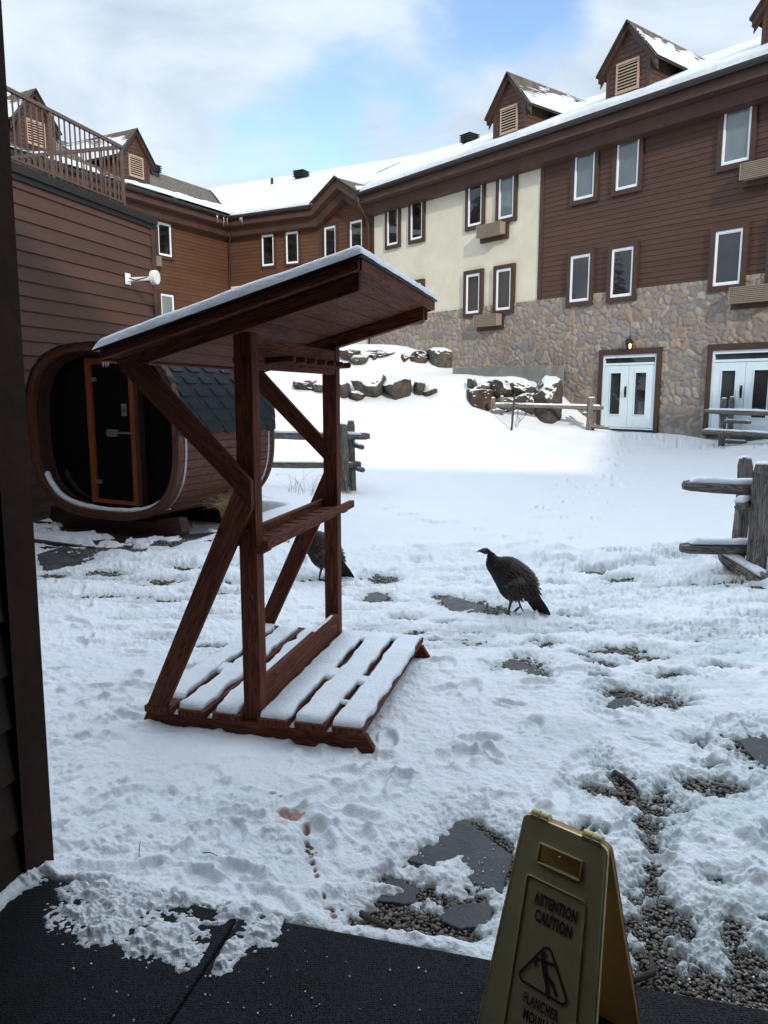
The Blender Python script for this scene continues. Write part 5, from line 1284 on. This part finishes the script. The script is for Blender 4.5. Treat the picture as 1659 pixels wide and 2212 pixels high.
# ---------------------------------------------------------------- TURKEYS
def turkey(label,loc,rz,seed=1):
    rnd=random.Random(seed);T=thing('wild_turkey',label,'turkey',loc,rz,'wild turkeys in the snow')
    S=.000469
    def pt(x,y):return ((700-x)*S,(1440-y)*S*1.03)
    sp=[(108,316,6,5),(150,302,22,18),(180,298,34,28),(225,298,55,42),(275,302,63,50),(312,314,44,40),(345,348,56,50),(366,392,80,68),(375,440,106,90),(395,490,146,122),(495,545,208,165),(612,628,280,222),(765,802,338,262),(892,900,318,240),(1022,962,232,180),(1112,1035,140,115),(1160,1085,92,80)]
    P=[pt(x,y) for x,y,_,_ in sp];n=28;rs=[];cen=[]
    DR=[(-1,.1),(-1,.1),(-1,.05),(-1,0),(-.9,-.3),(-.8,-.6),(-.5,-.85),(-.35,-.93),(-.4,-.9),(-.6,-.8),(-.75,-.65),(-.8,-.6),(-.8,-.6),(-.8,-.6),(-.75,-.66),(-.6,-.8),(-.5,-.85)]
    for i,(x,z) in enumerate(P):
        a=P[max(i-1,0)];b=P[min(i+1,len(P)-1)]
        dx,dz=-abs(DR[i][0]),DR[i][1];l=math.hypot(dx,dz);dx/=l;dz/=l;nx,nz=-dz,dx
        rv,rl=sp[i][2]*S,sp[i][3]*S;cen.append((Vector((x,0,z)),Vector((nx,0,nz)),rv,rl,Vector((dx,0,dz))))
        rs.append([Vector((x+nx*math.cos(t)*rv,math.sin(t)*rl,z+nz*math.cos(t)*rv)) for t in (2*PI*k/n for k in range(n))])
    m=MB();m.rings(rs[4:],vscale=1);body=m.build('body',M['plume'],T);
    at=body.data.attributes.new('fcol','FLOAT_COLOR','POINT')
    for q in at.data:q.color=(.014,.011,.010,1)
    m=MB();m.rings(rs[1:7]);m.build('head',M['skin'],T)
    m=MB();m.tube([(P[2][0],0,P[2][1]),(P[1][0]+.004,0,P[1][1]),(P[0][0]-.004,0,P[0][1]-.001),(P[0][0]+.003,0,P[0][1]-.006)],[.013,.009,.0045,.001],8);m.build('beak',M['bill'],T)
    m=MB()
    for s in (-1,1):
        c=Vector((P[4][0]+.006,s*.0205,P[4][1]+.008));m.tube([c-Vector((0,s*.003,0)),c,c+Vector((0,s*.002,0))],[.0045,.004,.001],8)
    m.build('eye',M['black'],T)
    # feather plates
    V=[];Fc=[];Cc=[]
    def feather(p,d,nn,L,W,c1,c2,lift=.35):
        sd=d.cross(nn).normalized();b=len(V)
        prof=((0,.35),(.3,.9),(.65,1.),(.9,.75),(1.05,.25))
        for t,w in prof:
            q=p+d*L*t+nn*(L*lift*t*.28-.002+ .0*t)
            for s in (-1,0,1):
                V.append(q+sd*W*.5*w*s+nn*(.0035*(1-abs(s))));k=min(1,max(0,(t-.45)/.3));Cc.append(tuple(c1[j]*(1-k)+c2[j]*k for j in range(3)))
        for r in range(len(prof)-1):
            for s in range(2):Fc.append((b+r*3+s,b+r*3+s+1,b+(r+1)*3+s+1,b+(r+1)*3+s))
    for i in range(6,len(cen)-1):
        c0=cen[i];c1=cen[i+1];seg=(c1[0]-c0[0]).length;sp_=.026 if i>=9 else .016;steps=max(1,round(seg/sp_))
        for st in range(steps):
            f=(st+.5)/steps;C=c0[0].lerp(c1[0],f);N=c0[1].lerp(c1[1],f).normalized();rv=c0[2]*(1-f)+c1[2]*f;rl=c0[3]*(1-f)+c1[3]*f;D=c0[4].lerp(c1[4],f).normalized()
            m_=max(9,int(2*PI*(rv+rl)/2/(.026 if i>9 else .016)))
            for k in range(m_):
                t=2*PI*(k+(st%2)*.5+rnd.uniform(-.2,.2))/m_;nn=(N*math.cos(t)/max(rv,.001)+Vector((0,1,0))*math.sin(t)/max(rl,.001)).normalized();p=C+N*math.cos(t)*rv+Vector((0,1,0))*math.sin(t)*rl
                dd=(D-nn*D.dot(nn));
                if dd.length<.05:continue
                dd.normalize();u=math.cos(t)*(1 if N.z>0 else -1);L=(.050 if i>9 else .032)*rnd.uniform(.85,1.15)
                base=(.014,.011,.010);tip=(.075,.057,.040) if rnd.random()<.7 else (.115,.066,.036)
                if i<12 and u<0:tip=(.035,.028,.024)
                feather(p-dd*L*.3,dd,nn,L,.026 if i>9 else .017,base,tip,1.0)
    o=npmesh('feathers',V,Fc,M['plume'],T,True,{'fcol':np.array(Cc)})
    # wings: folded flight feathers each side
    for s in (-1,1):
        V.clear();Fc.clear();Cc.clear()
        for row in range(4):
            for k in range(8):
                f=k/7;a=pt(600+(880-600)*f+row*38,850+(640-850)*f+row*52);e=pt(1075-60*f,1060-150*f)
                yy=.118-.010*abs(f-.4)*2-row*.010
                p=Vector((a[0],s*yy,a[1]));q=Vector((e[0],s*.078,e[1]));dd=q-p;L=dd.length*(.42 if row<3 else .95);dd.normalize();nn=Vector((0,s,.15));nn=(nn-dd*nn.dot(dd)).normalized()
                c=(.085,.062,.045) if (k+row)%2 else (.13,.10,.075);feather(p+nn*(.010+.003*k-.001*row),dd,nn,L,.032,c,(.17,.14,.11) if row<3 else (.05,.038,.03),.06)
        npmesh('wing',list(V),list(Fc),M['plume'],T,True,{'fcol':np.array(Cc)})
    # tail, folded, drooping behind
    V.clear();Fc.clear();Cc.clear()
    b0=Vector((pt(1090,1050)[0],0,pt(1090,1050)[1]));e0=Vector((pt(1385,1440)[0],0,pt(1385,1440)[1]));ax3=(e0-b0).normalized();nt_=Vector((ax3.z,0,-ax3.x));nt_=nt_ if nt_.x>0 else -nt_
    for layer,(ff,w) in enumerate(((1.,.034),(.40,.036))):
        for k in range(11):
            f=(k-5)/5;p=b0+nt_*f*.046+Vector((0,-f*.030,0));e=b0+ax3*((e0-b0).length*ff*(1-.14*f*f+(.06 if f<0 else 0)))+nt_*f*.042+Vector((0,-f*.05,0))
            dd=e-p;L=dd.length;dd.normalize();nn=Vector((0,-1,0))+nt_*-.3;nn=(nn-dd*nn.dot(dd)).normalized();q=p+nn*(.004*k*0+.006*layer)
            for side in (0,1):
                qq=q+(nn*-.012 if side else nn*.0)+nt_*(.003*side)
                feather(qq,dd,nn,L,w,(.034,.023,.018) if layer==0 else (.10,.06,.04),(.014,.010,.009) if layer==0 else (.05,.03,.02),.03)
                if layer==0:feather(qq+dd*L*.95+nn*.001,dd,nn,L*.07,w*.8,(.16,.11,.06),(.16,.11,.06),0.)
    npmesh('tail',list(V),list(Fc),M['plume'],T,True,{'fcol':np.array(Cc)})
    # legs
    def leg(pts,y,toes=True,curl=0):
        m=MB();q=[Vector((pt(*p)[0],y,pt(*p)[1])) for p in pts];m.tube(q,[.030,.0125,.0088,.0088][:len(q)],10);e=q[-1]
        for a,l in ((-.5,.055),(0,.065),(.5,.055),(PI,.028)):
            d=Vector((math.cos(a),math.sin(a),0));m.tube([e,e+d*l*.5+Vector((0,0,-.003-.02*curl)),e+d*l+Vector((0,0,-.006-.05*curl))],[.0075,.0065,.003],7)
        m.build('leg',M['leg'],T)
    leg([(745,1120),(738,1200),(706,1350),(700,1425)],.035)
    leg([(935,1080),(925,1110),(885,1215),(918,1300)],-.03,curl=1.)
    return T
x,y=onz(1098,1327);turkey('dark wild turkey walking in the open on the snow, one foot raised',(x,y,.0),PI-R(9.3),3)
x,y=onz(690,1253);turkey('dark wild turkey half hidden behind the rear post of the wooden rack',(x,y,.0),PI+R(4.8),5)
# ---------------------------------------------------------------- YELLOW FLOOR SIGN
SA=math.atan2(-.164,.18);sg=thing('floor_sign','yellow folding wet floor caution sign standing on the rubber mat','floor sign',(.494,1.908,.1),SA)
SHt=.635;yb=.155;wt,wb=.125,.178
def panel(name,sgn,mat):
    # outline of panel with rounded corners, window hole near top
    L=math.hypot(SHt,yb-.012);ez=Vector((0,-sgn*(yb-.012)*-1 if False else -sgn*(yb-.012),-SHt)).normalized() if sgn>0 else Vector((0,(yb-.012),-SHt)).normalized()
    o=Vector((0,-sgn*.012,SHt));nrm_=Vector((1,0,0)).cross(ez);nrm_=nrm_ if nrm_.y*(-sgn)>0 else -nrm_
    Pf=lambda x,t,h=0:o+Vector((1,0,0))*x+ez*t+nrm_*h
    return Pf,L
PfF,SL_=panel('f',1,None);PfB,_=panel('b',-1,None)
def wid(t):return wt+(wb-wt)*t/SL_
def quadgrid(m,Pf,hole,th=.012):
    hx,h0,h1=hole;xs=lambda t:[-wid(t),-hx,hx,wid(t)];r=.018
    # rows with rounded upper corners
    ts=[0.,.004,.010,r,h0,h1,SL_];ins=[r,r*.45,r*.12,0,0,0,0]
    F1=[];
    def row(t,i):w=wid(t);return [-(w-ins[i]),-hx,hx,(w-ins[i])]
    grid=[row(t,i) for i,t in enumerate(ts)]
    vs=[];
    for h in (0,-th):
        for i,t in enumerate(ts):
            for x in grid[i]:vs.append(Pf(x,t,h))
    n=4;R_=len(ts);fs=[]
    for i in range(R_-1):
        for j in range(3):
            if j==1 and ts[i]==h0:continue
            a=i*n+j;fs.append((a,a+1,a+n+1,a+n));b=a+R_*n;fs.append((b,b+n,b+n+1,b+1))
    def side(a,b):fs.append((a,b,b+R_*n,a+R_*n))
    for i in range(R_-1):side((i+1)*n,i*n);side(i*n+3,(i+1)*n+3)
    for j in range(3):side(j,j+1);side((R_-1)*n+j+1,(R_-1)*n+j)
    i0=ts.index(h0);side(i0*n+2,i0*n+1);side((i0+1)*n+1,(i0+1)*n+2);side(i0*n+1,(i0+1)*n+1);side((i0+1)*n+2,i0*n+2)
    m.add(vs,fs,None,False)
m=MB();quadgrid(m,PfF,(.063,.062,.112));
# raised rim round edges, handle rim and recessed field
def rib(m,Pf,pts,r=.0035):m.tube([Pf(x,t,.0015) for x,t in pts],r,6)
rib(m,PfF,[(-.064,.061),(.064,.061)],.003);rib(m,PfF,[(-.064,.113),(.064,.113)],.003);rib(m,PfF,[(-.064,.061),(-.064,.113)],.003);rib(m,PfF,[(.064,.061),(.064,.113)],.003)
rib(m,PfF,[(-.092,SL_-.06),(-.088,.163),(-.083,.157),(.083,.157),(.088,.163),(.118,SL_-.06)],.0018)
m.tube([PfF(wid(t)-.004,t,-.004) for t in (.018,SL_)],.005,8);m.tube([PfF(-wid(t)+.004,t,-.004) for t in (.018,SL_)],.005,8)
m.build('front_panel',M['sign'],sg,bevel=.0015)
m=MB();quadgrid(m,PfB,(.03,.30,.302));m.build('rear_panel',M['signin'],sg,bevel=.0015)
for c in (-.078,.078):
    m=MB()
    for d in (-.014,.014):
        m.tube([(c+d-.0125,0,SHt+.006),(c+d+.0125,0,SHt+.006)],.0115,16);m.hexa([(c+d+a,b,SHt+z) for z in(-.02,.006) for a,b in((-.0122,-.014),(.0122,-.014),(.0122,.014),(-.0122,.014))])
    m.build('hinge',M['sign'],sg,bevel=.001)
def text_mesh(txt,size,x,t,sx,bold,name='lettering'):
    cu=bpy.data.curves.new('t','FONT');cu.body=txt;cu.size=size;cu.align_x='CENTER';cu.align_y='CENTER';cu.offset=bold;cu.extrude=.0;cu.space_character=1.12
    ob=bpy.data.objects.new('t',cu);COL.objects.link(ob);dg=bpy.context.evaluated_depsgraph_get();dg.update();me=bpy.data.meshes.new_from_object(ob.evaluated_get(dg))
    bpy.data.objects.remove(ob);vs=[PfF(v.co.x*sx+x,t-v.co.y,.0016) for v in me.vertices];fs=[tuple(p.vertices) for p in me.polygons];bpy.data.meshes.remove(me)
    m=MB();m.add(vs,fs);return m.build(name,M['ink'],sg)
text_mesh('ATTENTION',.042,.008,.208,.50,.0024);text_mesh('CAUTION',.042,.008,.252,.54,.0024)
text_mesh('PLANCHER',.039,.006,.476,.50,.0015);text_mesh('MOUILLÉ',.039,.006,.518,.54,.0015)
# warning triangle with slipping figure
def flat(poly,cx=0,ct=0,h=.0016):
    m=MB();m.add([PfF(x+cx,t+ct,h) for x,t in poly],[tuple(range(len(poly)))]);return m
def arcpts(cx,cy,r,a0,a1,n=8):return [(cx+r*math.cos(a0+(a1-a0)*i/n),cy+r*math.sin(a0+(a1-a0)*i/n)) for i in range(n+1)]
def tri(r,k):
    out=[];c=[(0,.300),(.086,.440),(-.086,.440)];ctr=(0,.3933)
    for i,(x,y) in enumerate(c):
        dx,dy=ctr[0]-x,ctr[1]-y;l=math.hypot(dx,dy);px,py=x+dx/l*.034,y+dy/l*.034
        am=math.atan2(y-py,x-px);out+=arcpts(px,py,r,am-R(60),am+R(60))
    return out
to=tri(.018,0);ti=tri(.011,0);m=MB();n=len(to);vs=[PfF(x+.004,t,.0016) for x,t in to]+[PfF(x+.004,t,.0016) for x,t in ti];m.add(vs,[(i,(i+1)%n,n+(i+1)%n,n+i) for i in range(n)]);m.build('warning_triangle',M['ink'],sg)
m=MB()
def limb(pts,w):
    for a,b in zip(pts[:-1],pts[1:]):
        d=Vector((b[0]-a[0],b[1]-a[1]));l=d.length;d/=l;s=Vector((-d.y,d.x));q=[(a[0]+s.x*w,a[1]+s.y*w)]+[(a[0]+s.x*w*math.cos(t)-d.x*w*math.sin(t),a[1]+s.y*w*math.cos(t)-d.y*w*math.sin(t)) for t in (R(45),R(90),R(135))]+[(a[0]-s.x*w,a[1]-s.y*w),(b[0]-s.x*w,b[1]-s.y*w)]+[(b[0]-s.x*w*math.cos(t)+d.x*w*math.sin(t),b[1]-s.y*w*math.cos(t)+d.y*w*math.sin(t)) for t in (R(45),R(90),R(135))]+[(b[0]+s.x*w,b[1]+s.y*w)]
        m.add([PfF(x+.004,t,.0017) for x,t in q],[tuple(range(len(q)))])
hd=arcpts(-.010,.343,.0095,0,2*PI,18)[:-1];m.add([PfF(x+.004,t,.0017) for x,t in hd],[tuple(range(len(hd)))])
limb([(-.006,.362),(.004,.392)],.0085);limb([(-.008,.357),(-.030,.363),(-.030,.380)],.004);limb([(-.002,.357),(.030,.352)],.004)
limb([(.004,.392),(.012,.415),(.020,.441)],.0055);limb([(.006,.390),(.026,.400),(.041,.424)],.0052)
m.build('slipping_figure',M['ink'],sg)
m=MB();m.tube([PfF(.0,.075,.002),PfF(.0,.075,.005)],.004,10);m.build('moulding_pip',M['sign'],sg)
# ---------------------------------------------------------------- WORLD / LIGHT / CAMERA
SAZ=R(18.);SEL=R(26.)   # light travels towards -x,+y
w=bpy.data.worlds.new("World");scene.world=w;w.use_nodes=True;nt=w.node_tree;nt.nodes.clear()
N_=lambda ty:nt.nodes.new(ty)
out=N_('ShaderNodeOutputWorld');bg=N_('ShaderNodeBackground');bg.inputs['Strength'].default_value=.15
sky=N_('ShaderNodeTexSky');sky.sky_type='NISHITA';sky.sun_disc=False;sky.sun_elevation=SEL
# sun is located behind the camera at direction (+sin,-cos)
sx_,sy_=math.sin(SAZ),-math.cos(SAZ);sky.sun_rotation=math.atan2(sx_,sy_);sky.air_density=1.;sky.dust_density=.6;sky.ozone_density=1.5
tc=N_('ShaderNodeTexCoord');L=nt.links.new
def wm(op,a,b=None,c=None):
    n=N_('ShaderNodeMath');n.operation=op
    for k,v in enumerate((a,b,c)):
        if v is None:continue
        if hasattr(v,'is_output'):L(v,n.inputs[k])
        else:n.inputs[k].default_value=v
    return n.outputs[0]
sep=N_('ShaderNodeSeparateXYZ');L(tc.outputs['Generated'],sep.inputs[0])
zz=wm('MAXIMUM',sep.outputs[2],.0);den=wm('ADD',zz,.18)
cm=N_('ShaderNodeCombineXYZ');L(wm('DIVIDE',sep.outputs[0],den),cm.inputs[0]);L(wm('DIVIDE',sep.outputs[1],den),cm.inputs[1]);cm.inputs[2].default_value=3.7
def wn(scale,det,rough,dist,vec):
    n=N_('ShaderNodeTexNoise');n.inputs['Scale'].default_value=scale;n.inputs['Detail'].default_value=det;n.inputs['Roughness'].default_value=rough;n.inputs['Distortion'].default_value=dist;L(vec,n.inputs['Vector']);return n.outputs['Fac']
n1=wn(1.5,7,.52,.3,cm.outputs[0]);n2=wn(4.2,6,.55,.4,cm.outputs[0])
def dirm(u,v,width):
    r=ray(u,v);l=math.sqrt(sum(q*q for q in r));vm=N_('ShaderNodeVectorMath');vm.operation='DOT_PRODUCT'
    nv=N_('ShaderNodeVectorMath');nv.operation='NORMALIZE';L(tc.outputs['Generated'],nv.inputs[0]);L(nv.outputs[0],vm.inputs[0]);vm.inputs[1].default_value=tuple(q/l for q in r)
    mr=N_('ShaderNodeMapRange');mr.interpolation_type='SMOOTHSTEP';mr.inputs[1].default_value=math.cos(R(width));mr.inputs[2].default_value=1;L(vm.outputs['Value'],mr.inputs[0]);return mr.outputs[0]
clear=None
for u,v,wd_,k in ((1030,0,5,.17),(1170,60,4,.13),(1080,-80,8,.10),(740,5,7,.06),(500,370,6,.13),(640,335,7,.17),(800,280,7.,.16),(960,245,5,.12),(420,330,5,.05)):
    d=wm('MULTIPLY',dirm(u,v,wd_),k);clear=d if clear is None else wm('ADD',clear,d)
cl=wm('SUBTRACT',wm('ADD',wm('MULTIPLY',n1,.75),wm('MULTIPLY',n2,.45)),clear)
mr=N_('ShaderNodeMapRange');mr.interpolation_type='SMOOTHSTEP';mr.inputs[1].default_value=.27;mr.inputs[2].default_value=.56;L(cl,mr.inputs[0])
shade=wn(2.4,7,.55,.5,cm.outputs[0]);cr=N_('ShaderNodeValToRGB');e=cr.color_ramp;e.elements[0].position=.33;e.elements[0].color=(2.4,2.85,3.4,1);e.elements[1].position=.62;e.elements[1].color=(3.5,3.98,4.5,1);L(shade,cr.inputs['Fac'])
mx=N_('ShaderNodeMix');mx.data_type='RGBA';L(mr.outputs[0],mx.inputs[0]);
sk=N_('ShaderNodeMix');sk.data_type='RGBA';sk.blend_type='MULTIPLY';sk.inputs[0].default_value=1;L(sky.outputs[0],sk.inputs[6]);sk.inputs[7].default_value=(1.,1.,1.,1)
L(sk.outputs[2],mx.inputs[6]);L(cr.outputs['Color'],mx.inputs[7])
def mrr(src,a,b,c,d):
    n=N_('ShaderNodeMapRange');n.interpolation_type='SMOOTHSTEP'
    for k_,v_ in enumerate((a,b,c,d)):n.inputs[k_+1].default_value=v_
    L(src,n.inputs[0]);return n.outputs[0]
up_=wm('MULTIPLY',mrr(sep.outputs[2],.42,.56,0,1),mrr(sep.outputs[2],.72,.98,1,.25))
fac_=wm('ADD',1.,wm('MULTIPLY',wm('MULTIPLY',up_,mrr(sep.outputs[1],-.3,.25,.15,1)),2.4))  # extra sky brightness added ahead, above the view, to lift the near snow
vsn=N_('ShaderNodeVectorMath');vsn.operation='SCALE';L(mx.outputs[2],vsn.inputs[0]);L(fac_,vsn.inputs['Scale']);L(vsn.outputs[0],bg.inputs['Color']);L(bg.outputs[0],out.inputs['Surface'])
sl=bpy.data.lights.new('sun','SUN');sl.energy=2.0;sl.angle=R(1.6);sl.color=(1,.93,.83);so_=bpy.data.objects.new('sun',sl);COL.objects.link(so_)
ld=Vector((-math.sin(SAZ)*math.cos(SEL),math.cos(SAZ)*math.cos(SEL),-math.sin(SEL)));so_.rotation_euler=ld.to_track_quat('-Z','Y').to_euler();so_.location=(3,-10,20)
cam=bpy.data.cameras.new('camera');co=bpy.data.objects.new('camera',cam);COL.objects.link(co);scene.camera=co
co.location=(0,0,H);co.rotation_euler=(PI/2-TH,0,0);cam.sensor_fit='VERTICAL';cam.sensor_height=24;cam.lens=F/2212*24;cam.clip_start=.05;cam.clip_end=5000
scene.render.resolution_x=768;scene.render.resolution_y=1024
vs=scene.view_settings;vs.view_transform='Standard';vs.look='None';vs.gamma=1;vs.use_curve_mapping=False;vs.exposure=.66
